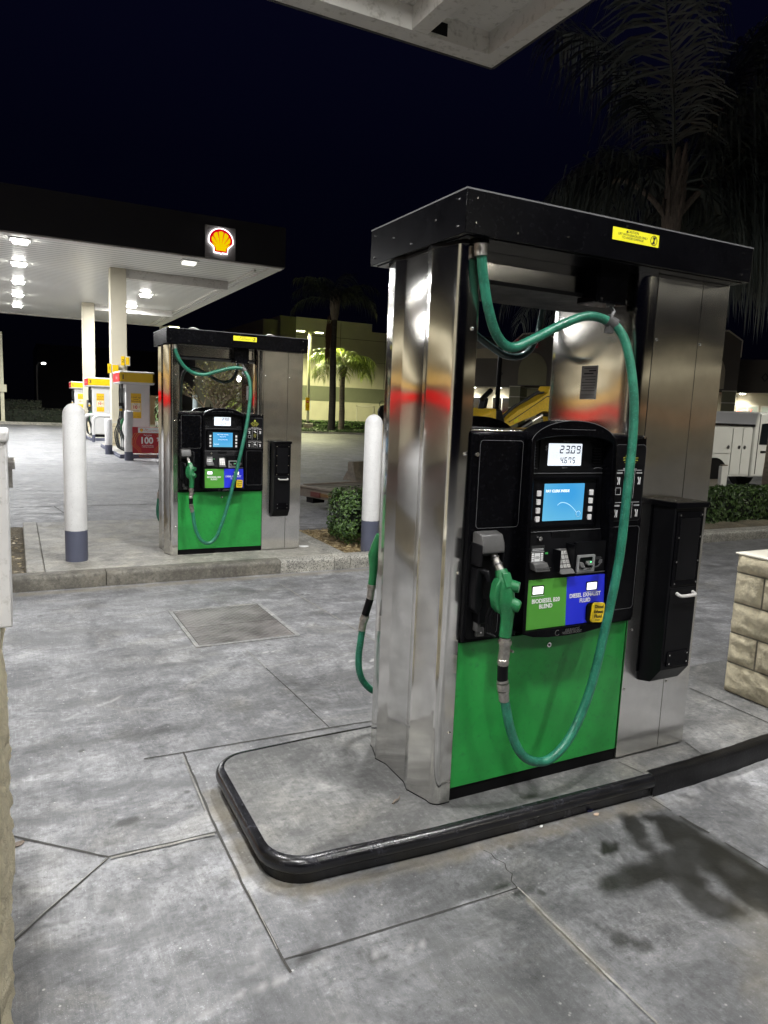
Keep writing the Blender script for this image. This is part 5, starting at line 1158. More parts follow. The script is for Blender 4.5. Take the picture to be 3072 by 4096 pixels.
# ------------------------------------------------------------------ foliage helpers
def leaf_quad(mb,p,n,size,asp=.5,m=0):
    n=n.normalized(); a=n.cross(Vector((random.uniform(-1,1),random.uniform(-1,1),random.uniform(-1,1)))).normalized(); b=n.cross(a)
    l=size; w=size*asp
    p=Vector(p); mb.add([p-a*l*.5,p+b*w*.5+n*w*.15,p+a*l*.5,p-b*w*.5+n*w*.15],[(0,1,2,3)],m)
def hedge(name,label,cat,x0,x1,y0,y1,z0,z1,n,size,group=None,loc=(0,0,0),blob=False,mat=None):
    t=thing(name,label,cat,loc,0,group); k=MB(); lx,ly,lz=x1-x0,y1-y0,z1-z0
    if blob:
        cx,cy,cz=(x0+x1)/2,(y0+y1)/2,(z0+z1)/2
        for i in range(n):
            d=Vector((random.gauss(0,1),random.gauss(0,1),random.gauss(0,1))).normalized()
            r=random.uniform(.72,1.03); 
            s_=Vector((abs(d.x)**.55*math.copysign(1,d.x),abs(d.y)**.55*math.copysign(1,d.y),abs(d.z)**.6*math.copysign(1,d.z)))
            bmp=1+.10*mnoise.noise(Vector((d.x*3,d.y*3,d.z*3)))
            p=(cx+s_.x*lx*.5*r*bmp,cy+s_.y*ly*.5*r*bmp,cz+s_.z*lz*.5*r*bmp)
            leaf_quad(k,p,(d+Vector((random.uniform(-.8,.8),random.uniform(-.8,.8),random.uniform(-.2,.9)))),size*random.uniform(.6,1.3))
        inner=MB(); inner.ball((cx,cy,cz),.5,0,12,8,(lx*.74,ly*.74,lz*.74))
    else:
        A=[ly*lz,ly*lz,lx*lz,lx*lz,lx*ly]; S_=sum(A)
        for i in range(n):
            r=random.uniform(0,S_); q=0
            while r>A[q] and q<4: r-=A[q]; q+=1
            u,v_=random.random(),random.random(); dep=random.uniform(-.05,.03)
            if q==0: p=(x0-dep,y0+u*ly,z0+v_*lz); nn=Vector((-1,0,0))
            elif q==1: p=(x1+dep,y0+u*ly,z0+v_*lz); nn=Vector((1,0,0))
            elif q==2: p=(x0+u*lx,y0-dep,z0+v_*lz); nn=Vector((0,-1,0))
            elif q==3: p=(x0+u*lx,y1+dep,z0+v_*lz); nn=Vector((0,1,0))
            else: p=(x0+u*lx,y0+v_*ly,z1+dep*1.5); nn=Vector((0,0,1))
            w_=.04*mnoise.noise(Vector((p[0]*4,p[1]*4,p[2]*4)))
            p=Vector(p)+nn*w_
            leaf_quad(k,p,nn+Vector((random.uniform(-.9,.9),random.uniform(-.9,.9),random.uniform(-.3,.9))),size*random.uniform(.6,1.3))
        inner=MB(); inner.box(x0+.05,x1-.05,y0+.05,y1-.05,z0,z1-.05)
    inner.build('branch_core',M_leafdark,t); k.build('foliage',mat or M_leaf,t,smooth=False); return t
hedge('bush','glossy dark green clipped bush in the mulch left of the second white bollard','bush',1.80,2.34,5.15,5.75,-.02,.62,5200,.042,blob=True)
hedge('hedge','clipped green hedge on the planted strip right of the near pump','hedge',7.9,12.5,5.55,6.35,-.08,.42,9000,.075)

# ------------------------------------------------------------------ palms
def frond(parent, base, az, elev, length, droop, mat, nleaf=46, ll=.45, lw=.022, hang=.8, name='frond', up=0.0, plume=.35):
    az=R(az); el=R(elev); p=Vector(base); pts=[p.copy()]; n=14; seg=length/n
    for i in range(n):
        e=el-R(droop)*((i+1)/n)**1.3
        p=p+Vector((math.cos(az)*math.cos(e),math.sin(az)*math.cos(e),math.sin(e)))*seg; pts.append(p.copy())
    k=MB(); k.tube(pts,[.030*(1-i/(n+1))+.004 for i in range(n+1)],5)
    side=Vector((-math.sin(az),math.cos(az),0))
    for i in range(nleaf):
        f=.14+.86*i/nleaf; q=f*n; a=int(q); a=min(a,n-1); pos=pts[a].lerp(pts[a+1],q-a); t_=(pts[a+1]-pts[a]).normalized()
        L=ll*(.55+.9*math.sin(math.pi*min(1,f*.9+.08)))*random.uniform(.8,1.1)
        for s_ in (-1,1):
            upv=side.cross(t_)*-1 if False else t_.cross(side)
            d=(side*s_*random.uniform(.7,1.0)+t_*random.uniform(.35,.75)+Vector((0,0,random.uniform(-plume,plume)+up))).normalized()
            w_=t_.cross(d).normalized().cross(d).normalized()*lw*.5
            m1=pos+d*L*.45+Vector((0,0,-hang*L*.10)); m2=pos+d*L*.78+Vector((0,0,-hang*L*.38)); e_=pos+d*L*.92+Vector((0,0,-hang*L*.85))
            k.add([pos-w_*.6,pos+w_*.6,m1+w_,m1-w_,m2+w_*.8,m2-w_*.8,e_],[(0,1,2,3),(3,2,4,5),(5,4,6)])
    return k.build(name,mat,parent,smooth=False)
def palm(label,loc,H,r0,fr,mat,bootr=None,trunkmat=None,group=None,kw={},boot=1.2):
    t=thing('palm_tree',label,'palm tree',loc,0,group)
    k=MB(); n=22; k.tube([(0.03*math.sin(i*.3),0.02*math.sin(i*.23+1),H*i/n) for i in range(n+1)],[r0*(1.35 if i==0 else 1.0-.25*i/n)*(1+.03*(i%2)) for i in range(n+1)],12); k.build('trunk',trunkmat or M_bark,t)
    k=MB(); k.tube([(0,0,H-boot*.25),(0,0,H),(0,0,H+boot*.5),(0,0,H+boot*.85)],[r0*.8,(bootr or r0*1.25),r0*.85,r0*.3],10)
    for i in range(16):
        a=R(i*137.5); z=H-.1+boot*.04*i; rr0=r0*.95; k.tube([(math.cos(a)*rr0,math.sin(a)*rr0,z),(math.cos(a)*rr0*1.35,math.sin(a)*rr0*1.35,z+.22*boot),(math.cos(a)*rr0*1.5,math.sin(a)*rr0*1.5,z+.34*boot)],[.055,.04,.015],5)
    k.build('leaf_base',M_boot,t)
    for f in fr: frond(t,(math.cos(R(f[0]))*r0*.5,math.sin(R(f[0]))*r0*.5,H+boot*.45*random.uniform(.7,1.1)),*f,mat,**kw)
    return t
# tall dark palm behind the near pump
T=(8.55,6.9,-.06)
t=palm('tall shadowy palm rising behind the right end of the near pump',T,4.9,.12,[
 (195,82,4.8,40),(110,80,4.2,60),(-40,78,4.6,48),(-10,80,4.4,52),(-60,62,3.8,85),(153,38,2.6,112),(-28,50,3.4,112),(-20,30,2.8,100),(-60,12,2.4,85),(75,55,3.2,110),(20,20,2.6,85),(-35,0,2.2,65)],M_palmdark,bootr=.15,kw=dict(nleaf=150,ll=1.02,lw=.036,hang=.95,plume=.55),boot=1.5)
k=MB(); k.tube(spline([(.05,0,5.0),(.35,-.15,5.45),(.8,-.35,6.0),(1.35,-.6,6.5),(1.55,-.7,6.75)],4),[.06]*8+[.045]*9,7); k.tube(spline([(-.05,.05,5.0),(-.35,.18,5.35),(-.75,.4,5.62),(-1.05,.55,5.55)],4),.045,7); k.build('broken_stalk',M_boot,t)
palm('second palm at the right edge beyond the tall one, its lower fronds catching light',(11.6,6.6,-.06),5.0,.18,[(160,40,3.2,95),(190,20,2.8,80),(120,60,3.4,90),(140,75,3.8,60),(200,65,3.4,80),(230,35,2.8,100),(170,-5,2.2,60),(100,30,3,90),(60,60,3.4,80),(0,50,3.2,100),(-60,40,3,100)],M_palmdark,bootr=.24,kw=dict(nleaf=80,ll=.85,lw=.032,hang=.95,plume=.4),boot=1.2)
palm('palm by the strip mall whose hanging fronds show through the near pump window',(14.0,15.4,-.02),5.2,.18,[(az,el,2.6,dr) for az,el,dr in ((200,20,95),(240,10,90),(180,-5,70),(280,15,95),(150,25,95),(320,30,90),(120,40,90),(210,60,90),(30,40,90),(75,30,90),(260,70,80),(225,-15,60))],M_palmdark,kw=dict(nleaf=44,ll=.6,lw=.03,hang=1.0,plume=.5))
palm('tall dark palm with a hanging dead frond before the pale warehouse',(16.45,40.0,-.02),7.4,.23,[(az,el,3.0,dr) for az,el,dr in ((150,60,80),(180,45,95),(120,70,70),(210,50,90),(240,35,100),(270,60,80),(300,40,95),(330,55,90),(0,45,95),(30,60,80),(60,45,90),(90,70,70),(160,20,80),(345,20,80))],M_palmshadow,trunkmat=bark('shadow_bark',(0.05,0.042,0.035),True),kw=dict(nleaf=40,ll=.6,lw=.04,hang=1.0,plume=.5),boot=1.8)  # unlit look put into the leaf and bark colours
pt=bpy.data.objects['palm_tree.003'] if 'palm_tree.003' in bpy.data.objects else t
k=MB()
for i in range(60):
    x=-.42+random.uniform(-.09,.09)*(1+i%3*.4); y=random.uniform(-.1,.1); z0=7.3-random.uniform(0,1.2); L=random.uniform(1.4,3.0)
    k.tube([(x*.8,y,z0),(x,y,z0-L*.5),(x+random.uniform(-.08,.1),y,z0-L)],[.018,.014,.004],4)
k.build('dead_frond',bark('dead_frond',(0.12,0.06,0.03)),pt)
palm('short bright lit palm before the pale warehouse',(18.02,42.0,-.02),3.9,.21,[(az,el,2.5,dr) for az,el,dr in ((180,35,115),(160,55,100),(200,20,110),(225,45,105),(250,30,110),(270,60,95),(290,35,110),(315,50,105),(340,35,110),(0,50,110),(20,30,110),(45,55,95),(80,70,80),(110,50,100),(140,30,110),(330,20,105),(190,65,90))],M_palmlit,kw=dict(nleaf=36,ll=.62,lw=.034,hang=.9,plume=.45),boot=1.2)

# ------------------------------------------------------------------ bare twiggy tree
def twig_tree(label,loc,H,seed=3):
    rnd=random.Random(seed); t=thing('bare_tree',label,'tree',loc); kb=MB(); kl=MB()
    def grow(p,d,L,r,lev):
        pts=[p]; n=4
        for i in range(n):
            d=(d+Vector((rnd.uniform(-.25,.25),rnd.uniform(-.25,.25),rnd.uniform(-.05,.16)))).normalized(); p=p+d*L/n; pts.append(p)
        kb.tube(pts,[r*(1-.45*i/n) for i in range(n+1)],5 if lev<2 else 3,cap=False)
        if lev>=3:
            for _ in range(3):
                q=pts[rnd.randint(1,4)]; leaf_quad(kl,q+Vector((rnd.uniform(-.06,.06),rnd.uniform(-.06,.06),rnd.uniform(-.06,.06))),Vector((rnd.uniform(-1,1),-1,rnd.uniform(-1,1))),rnd.uniform(.05,.10))
        if lev<4:
            for _ in range(3):
                a=rnd.uniform(.35,.95); ax=Vector((rnd.uniform(-1,1),rnd.uniform(-1,1),rnd.uniform(-.3,.3))).normalized()
                grow(pts[rnd.randint(2,4)],(d+ax*a*1.2).normalized(),L*rnd.uniform(.62,.82),r*.58,lev+1)
    for dx in (-.12,.0,.13,.22): grow(Vector((0,0,0)),Vector((dx*1.6,rnd.uniform(-.2,.2),1)).normalized(),H*.40,.075,0)
    kb.build('trunk',M_bark2,t); kl.build('crown',M_twig,t,smooth=False); return t
twig_tree('bare twiggy tree with sparse yellow leaves seen through the smaller pump window',(4.25,22.0,-.02),3.3)
bl_=hedge('shrub','yellow green leafy shrub beside dispenser 1','shrub',2.35,3.1,20.2,21.0,-.02,1.75,900,.14,blob=True)
t=thing('young_tree','slim leaning sapling with bright yellow green leaves through the smaller pump window','tree',(8.9,34,-.02))
k=MB(); k.tube(spline([(0,0,0),(.1,0,1.0),(0,0,1.8),(-.25,0,2.6),(-.5,0,3.1)],4),.05,6); k.build('trunk',M_bark2,t)
k=MB()
for i in range(220): leaf_quad(k,(random.gauss(-.25,.35),random.gauss(0,.2),random.gauss(1.55,.2)),Vector((random.uniform(-1,1),-1,random.uniform(-.5,1))),random.uniform(.10,.2))
k.build('crown',M_palmlit,t,smooth=False)

# ------------------------------------------------------------------ warehouse
def warehouse():
    t=thing('warehouse','pale green lit warehouse with an olive band beyond the lot','building',(0,50,0))
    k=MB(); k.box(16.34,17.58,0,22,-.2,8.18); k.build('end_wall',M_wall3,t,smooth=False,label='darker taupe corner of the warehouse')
    k=MB(); k.box(17.582,23.96,.01,22,-.2,8.14); k.build('tall_wall',M_wall1,t,smooth=False)
    k=MB(); k.box(23.962,60,.02,22,-.2,7.60); k.build('lower_wall',M_wall1,t,smooth=False)
    k=MB(); k.box(17.583,60,-.012,.0,2.02,3.15); k.build('olive_band',M_wall2,t,smooth=False,label='olive painted band')
    k=MB(); k.box(21.25,21.28,-.004,.009,3.2,8.1); k.box(25.2,25.23,.0,.019,3.2,7.6); k.box(17.6,60,-.004,.009,6.9,6.93); k.box(17.6,60,-.003,.009,5.2,5.22); k.build('panel_seam',M_joint,t,smooth=False)
    k=MB(); k.box(22.9,24.3,-.03,.0,-.1,1.70); k.build('dock_door',M_wall1,t,bevel=.03); k=MB(); k.box(22.82,22.9,-.05,.0,-.1,1.78); k.box(24.3,24.38,-.05,.0,-.1,1.78); k.box(22.82,24.38,-.05,.0,1.702,1.80); k.build('door_frame',M_mallwhite,t)
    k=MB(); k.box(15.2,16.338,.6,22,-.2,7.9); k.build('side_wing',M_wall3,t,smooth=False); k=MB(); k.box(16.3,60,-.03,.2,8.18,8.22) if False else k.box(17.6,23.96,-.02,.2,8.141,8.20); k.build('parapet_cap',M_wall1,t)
warehouse()
hedge('hedge','low dark hedge along the foot of the warehouse wall','hedge',12.5,24.5,45.2,46.4,-.05,.55,4200,.16)
hedge('hedge','short clipped hedge block between the lamp pedestal and the tall palm','hedge',17.2,19.2,43.0,43.9,-.05,.38,1500,.11)
hedge('hedge','short clipped hedge block left of the lamp pedestal','hedge',14.2,15.7,43.0,43.9,-.05,.38,1200,.11)
hedge('ground_cover','low dark ground cover under the two distant palms','plants',11.5,23.5,38.4,42.8,-.06,.10,7000,.14)
k=MB(); k.box(10.5,25,37.9,38.1,-.2,.06); o=k.build('distant_kerb',M_pad,bevel=.02); tag(o,kind='structure')
k=MB(); k.box(10.5,25,38.1,46.4,-.2,.03); o=k.build('planting_bed',M_soil,smooth=False); tag(o,kind='structure')
def street_lamp(label,x,y,h,heads,power,col=(1.0,.985,.55),ped=True,mat=None,group=None):
    t=thing('street_lamp',label,'street lamp',(x,y,-.02),0,group)
    k=MB(); k.box(-.075,.075,-.075,.075,.42 if ped else 0,h); k.build('lamp_pole',mat or M_pole,t,bevel=.01)
    if ped: k=MB(); k.box(-.30,.30,-.30,.30,0,.44); k.build('pedestal',M_pad,t,bevel=.03); k=MB(); k.box(-.12,.12,-.12,.12,.44,.56); k.build('pole_shoe',M_blackplast,t)
    for d in heads:
        k=MB(); k.tube([(0,0,h-.08),(d*.25,0,h),(d*.4,0,h+.02)],.035,8); hd=k.build('lamp_arm',mat or M_pole,t)
        k=MB(); k.box(min(d*.38,d*.95),max(d*.38,d*.95),-.13,.13,h,h+.08); k.build('lamp_head',M_pole,hd,bevel=.02)
        k=MB(); k.box(min(d*.42,d*.92),max(d*.42,d*.92),-.135,.10,h-.045,h-.004); k.build('lamp_glass',M_lampy,hd,smooth=False)
        spot('street_light',(x+d*.66,y,h-.12),power*1.25,col,168,.4,.18)
    return t
sl=street_lamp('twin headed cream street lamp with a yellow sign before the warehouse',16.38,44.0,6.56,(-1,1),2600)
t=thing('traffic_sign','tall yellow DO NOT ENTER sign strapped to the twin headed street lamp','sign',(16.29,43.88,1.71))
k=MB(); k.rrbox(-.15,.15,-.44,.44,-.02,.0,.02); k.build('sign_plate',M_sigyellow,t)
k=MB(); k.disc((0,-.022,.16),.095,'y',.002,20); k.build('red_disc',M_redb,t); k=MB(); k.box(-.065,.065,-.028,-.025,.145,.175); k.build('bar',M_white,t)
text('lettering','Do Not\nEnter',.115,M_redb,t,(0,-.022,-.18),line=.8)
street_lamp('street lamp head glowing just above the left end of the smaller pump lid',5.6,38.0,5.50,(1,),1500,ped=True)
# unseen pole lamp, added to light the truck and the mall side
street_lamp('unseen street lamp added beyond the right edge of the view to light the truck',17.5,3.2,6.4,(-1,1),1100,col=(1,.97,.85))

# ------------------------------------------------------------------ dark buildings behind, left part
def block(name,label,x0,x1,y0,y1,z1,m,parts=()):
    t=thing(name,label,'building',(x0,y0,0)); k=MB(); k.box(0,x1-x0,0,y1-y0,-.2,z1); k.build('wall',m,t,smooth=False)
    k=MB(); k.box(-.05,x1-x0+.05,-.05,y1-y0+.05,z1,z1+.15); k.build('parapet',m,t)
    return t
M_darkb=stucco('dark_wall',(0.035,0.034,0.038),20); M_brownb=stucco('brown_wall',(0.09,0.055,0.035),20)
b=block('dark_building','black walled building with slatted gates behind the bare tree',9.4,15.1,47,60,5.3,M_darkb)
k=MB()
for i in range(9): k.box(.9+i*.28,.98+i*.28,-.35,-.3,-.1,1.45)
k.build('slat_gate',M_blackplast,b); k=MB(); k.box(3.5,5.6,-.06,-.0,-.1,1.5); k.build('grey_panel',stucco('grey_panel',(.25,.26,.27)),b,smooth=False)
block('low_building','low dark brown building left of the bare tree trunk',5.0,8.0,46,52,1.7,M_brownb)
block('far_building','faint dark office block at the far left behind dispenser 5',.6,16.0,75,90,6.3,M_darkb)
t=thing('flood_lamp','white glaring flood lamp on a wall behind the bare tree','lamp',(10.5,40.5,-.02)); k=MB(); k.tube([(0,0,0),(0,0,3.3)],.09,8); k.build('lamp_pole',M_steelpanel,t); k=MB(); k.ball((0,-.12,3.05),.16,0,10,6); k.build('lamp_glass',emit('flood_glow',(.95,1,1),22),t); spot('flood_light',(10.5,40.2,3.0),160,(.9,.97,1),170,.5,.1,(25,0,0))
t=thing('service_pipe','pale upright utility cylinder behind the bare tree trunk','pipe',(6.3,33,-.02)); k=MB(); k.tube([(0,0,0),(0,0,1.9)],.13,12); k.build('pipe_body',paint('pipe_grey',(.25,.30,.31),.5),t)
hedge('hedge','long dark hedge across the far left of the lot','hedge',-14,4.2,42.2,43.4,-.05,.80,5200,.16,mat=M_palmshadow)  # both far hedges take the shaded leaf copy, shade in the colour
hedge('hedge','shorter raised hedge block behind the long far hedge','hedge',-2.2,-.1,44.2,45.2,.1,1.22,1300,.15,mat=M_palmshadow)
k=MB(); k.box(-16,4.6,40.9,46.5,-.2,.06); o=k.build('planting_bed',M_soil,smooth=False); tag(o,kind='structure')
k=MB(); k.box(-16,4.6,40.7,40.9,-.2,.12); o=k.build('distant_kerb',M_pad,bevel=.02); tag(o,kind='structure')
t=thing('sign_post','pale square post with a small meter box at the far left edge','post',(-2.05,41.3,.06)); k=MB(); k.box(-.09,.09,-.09,.09,0,4.75); k.build('post_shaft',M_pole,t,bevel=.01); k=MB(); k.box(-.25,.22,-.16,-.09,1.6,2.0); k.build('meter_box',M_pole,t,bevel=.02); k=MB(); k.box(-.14,.14,-.14,.14,0,.07); k.build('base_plate',M_pole,t)
t=thing('street_lamp','lone small street lamp in the dark at the far left','street lamp',(0,55,-.02)); k=MB(); k.tube([(0,0,0),(0,0,3.7)],.05,8); k.build('lamp_pole',M_darkgrey,t); k=MB(); k.tube([(0,0,3.65),(.1,0,3.85),(.4,0,3.92)],.03,6); k.build('lamp_arm',M_darkgrey,t); k=MB(); k.ball((.45,0,3.85),.13,0,8,5,(1.2,1,.55)); k.build('lamp_glass',emit('lamp_white_far',(1,1,1),12),t); 

# ------------------------------------------------------------------ strip mall on the right
AZ=math.atan2(-.81067923,.58549055)
def mall():
    t=thing('strip_mall','dark taupe strip mall with arches and lit shopfronts behind the machines','building',(21.5,34.6,-.02),AZ)
    # local: x along facade, y<0 towards viewer
    Y=lambda d:-d
    k=MB(); k.box(-3,30,0,8,0,4.65); k.build('main_wall',M_mallwall,t,smooth=False)
    k=MB(); k.box(-3,30,-1.15,-.002,3.10,4.66); k.build('upper_fascia',M_mallwall,t,smooth=False)
    k=MB(); k.box(-3,30,-1.0,-.003,3.06,3.098); k.build('porch_soffit',M_mallwhite,t,smooth=False)
    k=MB(); k.box(-3,30,-.02,-.0025,0,3.05); k.build('shopfront_wall',M_mallcream,t,smooth=False)
    k=MB(); k.box(1.6,4.3,-1.3,-1.0,4.662,5.5); k.build('raised_parapet',M_mallcream,t,smooth=False,label='pale raised parapet')
    # towers with arches
    for cx,w_ in ((5.75,2.5),(14.35,2.7)):
        k=MB(); k.prism([(cx-w_/2,3.15),(cx-w_/2,5.35),(cx-w_/2+.6,5.85),(cx+w_/2-.6,5.9),(cx+w_/2,5.43),(cx+w_/2,3.15)],-1.9,-.5,'y'); tw=k.build('arch_tower',M_mallwall,t,smooth=False)
        k=MB(); k.prism([(cx+w_/2-.62,5.90),(cx+w_/2,5.45),(cx+w_/2,4.7),(cx+w_/2+.05,4.7),(cx+w_/2+.05,5.48),(cx+w_/2-.6,5.97),(cx-w_/2+.6,5.93),(cx-w_/2,5.42),(cx-w_/2,5.35),(cx-w_/2+.6,5.86)],-1.95,-1.85,'y'); k.build('tower_trim',M_mallwhite,tw,smooth=False)
        k=MB(); k.prism([(cx+.78,3.2)]+[(cx+.78*math.cos(R(a)),3.9+1.0*math.sin(R(a))) for a in range(0,181,12)]+[(cx-.78,3.2)],-1.93,-1.902,'y'); k.build('arch_panel',M_mallcream if cx>10 else stucco('arch_olive',(.22,.21,.13)),tw,smooth=False)
        for sx_ in (cx-w_/2+.02,cx+w_/2-.62):
            k=MB(); k.box(sx_,sx_+.6,-1.85,-.5,0,3.12); pl=k.build('tower_pier',M_mallolive,t,smooth=False)
            k=MB()
            for z in (.7,1.35,1.94,2.53,3.09): k.box(sx_-.02,sx_+.62,-1.88,-.48,z,z+.045)
            k.build('pier_band',M_mallwhite,pl,smooth=False)
    # windows
    def window(x0,x1,z0,z1,lit=False,n=2):
        k=MB(); k.box(x0,x1,-.05,-.021,z0,z1); f=k.build('shop_window',M_mallwhite,t,smooth=False)
        w_=(x1-x0-.06*(n+1))/n
        for i in range(n):
            a=x0+.06+i*(w_+.06); k=MB(); k.box(a,a+w_,-.055,-.048,z0+.06,z1-.06); k.build('pane',M_glassd if not lit else M_shoplit,f,smooth=False)
        return f
    window(-1.2,.6,.5,2.55); window(.9,2.4,.5,2.55); window(2.95,4.15,.5,2.57,n=2); window(7.2,8.6,0,2.4); window(9,12,.5,2.5,True,3); window(15.72,16.74,.6,2.52,True,2); window(16.82,18.5,.2,2.5,True,2); window(19,23,.5,2.5,False,4)
    window(6.0,6.9,0,2.2,n=1)
    # diamonds
    for cx in (-.6,1.95,3.7,8.4,10.6,12.4,16.85,18.6,20.6):
        k=MB(); k.prism([(cx,3.60),(cx+.17,3.82),(cx,4.04),(cx-.17,3.82)],-1.19,-1.152,'y'); k.prism([(cx,3.67),(cx+.10,3.82),(cx,3.97),(cx-.10,3.82)],-1.21,-1.19,'y',1); k.build('diamond_relief',[M_darkb,M_mallwall],t,smooth=False)
    # porch downlights
    k=MB()
    for cx in (1.9,3.45,7.6,9.8,15.95,18.0,-.2): k.box(cx-.12,cx+.12,-.62,-.38,3.035,3.058)
    k.build('downlight',M_lamp,t,smooth=False)
    # shop sign letters and neon
    text('shop_sign','Phone',.62,M_redneon,t,(5.35,-1.98,5.35),rot=(90,0,0),sx=.8,ext=.02)
    text('neon_sign','nutrition',.30,M_signback,t,(7.9,-.10,2.15),ext=.01)
    k=MB(); k.tube([(15.75,-.1,2.2),(16.2,-.1,2.27),(16.45,-.1,2.32),(16.35,-.1,2.1),(16.2,-.1,1.95),(15.75,-.1,1.98)],.015,6); k.build('red_neon',M_redneon2,t)
    k=MB(); k.rrbox(3.25,3.62,1.02,1.25,-.09,-.06,.03); k.build('lit_menu',emit('menu_glow',(1,.75,.05),1.6),t)
    for cx,pw in ((1.9,26),(3.45,26),(7.6,26),(9.8,22),(15.95,30),(18.0,18),(-.2,15)):
        l=bpy.data.lights.new('porch_light','SPOT'); l.energy=pw*7; l.color=(1,.96,.85); l.spot_size=R(140); l.spot_blend=.7; l.shadow_soft_size=.08
        o=bpy.data.objects.new('porch_light',l); COL.objects.link(o); o.parent=t; o.location=(cx,-.5,3.0)
M_shoplit=emit('shop_interior',(0.30,0.33,0.26),0.9); M_redneon=emit('shop_letters',(0.25,0.0,0.02),0.30); M_redneon2=emit('neon_red',(1,.1,.05),2.0)
mall()

# ------------------------------------------------------------------ trailer and mini excavator
U_=math.atan2(.28,.96)
t=thing('flatbed_trailer','weathered low flatbed trailer parked left of the bush','trailer',(2.89,9.38,-.18),U_)
# local x along bed, y from 0 (far side) to -2.1 (near side); ground at z=0
k=MB(); k.box(.05,7.4,-2.05,-.05,.30,.375); k.build('deck',M_deck,t)
k=MB()
for i in range(9): k.box(.2,7.3,-2.0+i*.22,-1.99+i*.22,.3755,.380)
k.build('deck_gap',M_joint,t,smooth=False)
k=MB(); k.box(-.04,.05,-2.12,.04,.20,.385); k.box(-.06,-.04,-2.12,.04,.352,.392); k.box(.05,7.4,-2.12,-2.052,.20,.40); k.box(.05,7.4,-.048,.03,.20,.40); k.build('frame_rail',M_rust,t,bevel=.008)
k=MB(); k.box(.3,.8,-1.4,-.7,.06,.20); k.box(-.08,.0,-1.5,-1.44,.0,.30); k.box(.0,.25,-.35,-.15,.10,.22); k.build('undercarriage',M_blackplast,t,bevel=.01)
k=MB(); k.box(-.066,-.041,-.6,-.35,.23,.31); k.build('tail_light',paint('dull_red',(.10,.015,.012),.5),t); k=MB(); k.box(-.064,-.042,-.9,-.62,.25,.30); k.build('reflector',paint('dull_amber',(.16,.08,.02),.6),t)
for x in (3.2,4.2):
    for y in (-2.35,.22): 
        k=MB(); k.tube([(x,y-.09,.30),(x,y+.09,.30)],.30,20); k.build('wheel',M_rubber,t,bevel=.02)
f=thing('jersey_barrier','weathered concrete barrier piece standing on the trailer bed','barrier',(4.15,9.85,.197),U_+R(90)*0)
k=MB(); k.prism([(-.05,0),(.36,0),(.30,.10),(.22,.20),(.22,.36),(.06,.37),(.04,.20),(.0,.12)],-.02,1.2,'x'); k.build('barrier_body',concrete('barrier',(.12,.105,.08),(.24,.21,.16),broom=False),f,bevel=.012)
t=thing('mini_excavator','yellow mini excavator on the trailer seen through the near pump window','excavator',(6.2,9.4,.197),U_)
k=MB()
for y in (-.75,.45):
    k=MB(); k.prism([(-.75,.05),(-.6,0),(.9,0),(1.05,.08),(1.1,.25),(.95,.42),(-.6,.42),(-.78,.28)],y,y+.30,'y'); k.build('track',M_rubber,t,bevel=.03)
k=MB(); k.box(-.5,.8,-.45,.45,.25,.52); k.build('undercarriage',M_blackplast,t)
dz=-.197
k=MB(); k.prism([(-1.5,.62),(-1.55,1.0),(-1.3,1.25),(-.55,1.3),(.05,1.475),(.15,1.2),(.20,.62)],-.75,.75,'y'); k.build('house_body',M_excy,t,bevel=.05)
k=MB(); k.prism([(.02,1.46),(.18,1.45),(.30,1.2),(.34,.9),(.20,.62),(.05,.62)],-.78,-.50,'y'); k.build('side_cover',M_blackplast,t,bevel=.04)
k=MB()
for (x,y) in ((.24,-.60),(.24,.62),(-1.15,-.60),(-1.15,.62)):
    k=MB(); k.tube([(x,y,1.25),(x*.98,y,2.62)],.045,8); k.build('canopy_post',M_black,t)
k=MB(); k.prism([(-1.35,2.60),(-1.3,2.72),(.15,2.74),(.42,2.66),(.38,2.60)],-.75,.75,'y'); k.build('cab_roof',M_blackplast,t,bevel=.03)
k=MB(); k.disc((.40,-.6,2.56),.05,'x',.02,10); k.build('work_light',M_whitepaint,t)
k=MB(); k.hexa([(-.05,-.5,1.40),(.05,-.5,1.40),(.05,-.35,1.40),(-.05,-.35,1.40),(.0,-.5,1.66),(.12,-.5,1.66),(.12,-.35,1.66),(.0,-.35,1.66)]); k.box(-.95,-.25,-.3,.3,1.25,1.36); k.box(-1.05,-.90,-.3,.3,1.3,1.9); k.build('seat',M_blackplast,t,bevel=.03)
k=MB(); k.tube([(-.06,-.46,1.62),(.20,-.46,1.80)],.05,8); k.build('mirror',M_blackplast,t)
bm_=[(1.07,1.38),(1.31,1.32),(1.77,1.45),(2.16,1.56),(2.38,1.64),(2.53,1.66),(2.70,1.64),(2.84,1.55),(2.90,1.42),(2.99,1.42),(3.02,1.60),(3.06,1.85),(3.04,2.0),(2.93,2.10),(2.83,2.12),(2.74,2.10),(2.72,2.17),(2.67,2.20),(2.62,2.16),(2.58,2.05),(2.18,1.88),(1.57,1.66),(1.15,1.45)]
k=MB(); k.prism([(x,z+dz) for x,z in bm_],-.14,.14,'y'); bo=k.build('boom',M_excy,t,bevel=.012)
k=MB(); k.disc((2.67,0,2.155+dz),.028,'y',.15,10); k.build('pin',M_blackprint,bo); k=MB(); k.disc((2.66,0,1.585+dz),.04,'y',.16,10); k.build('pin',M_blackprint,bo)
ln=[(1.25,1.415),(1.7,1.605),(2.2,1.83),(2.55,1.985),(2.75,2.0),(2.98,1.92)]
k=MB(); k.add([(x,-.1415,z+dz) for x,z in ln]+[(x,-.1415,z+dz-.022) for x,z in ln],[(i,i+1,7+i,6+i) for i in range(5)]); k.build('boom_stripe',M_blackprint,bo,smooth=False)
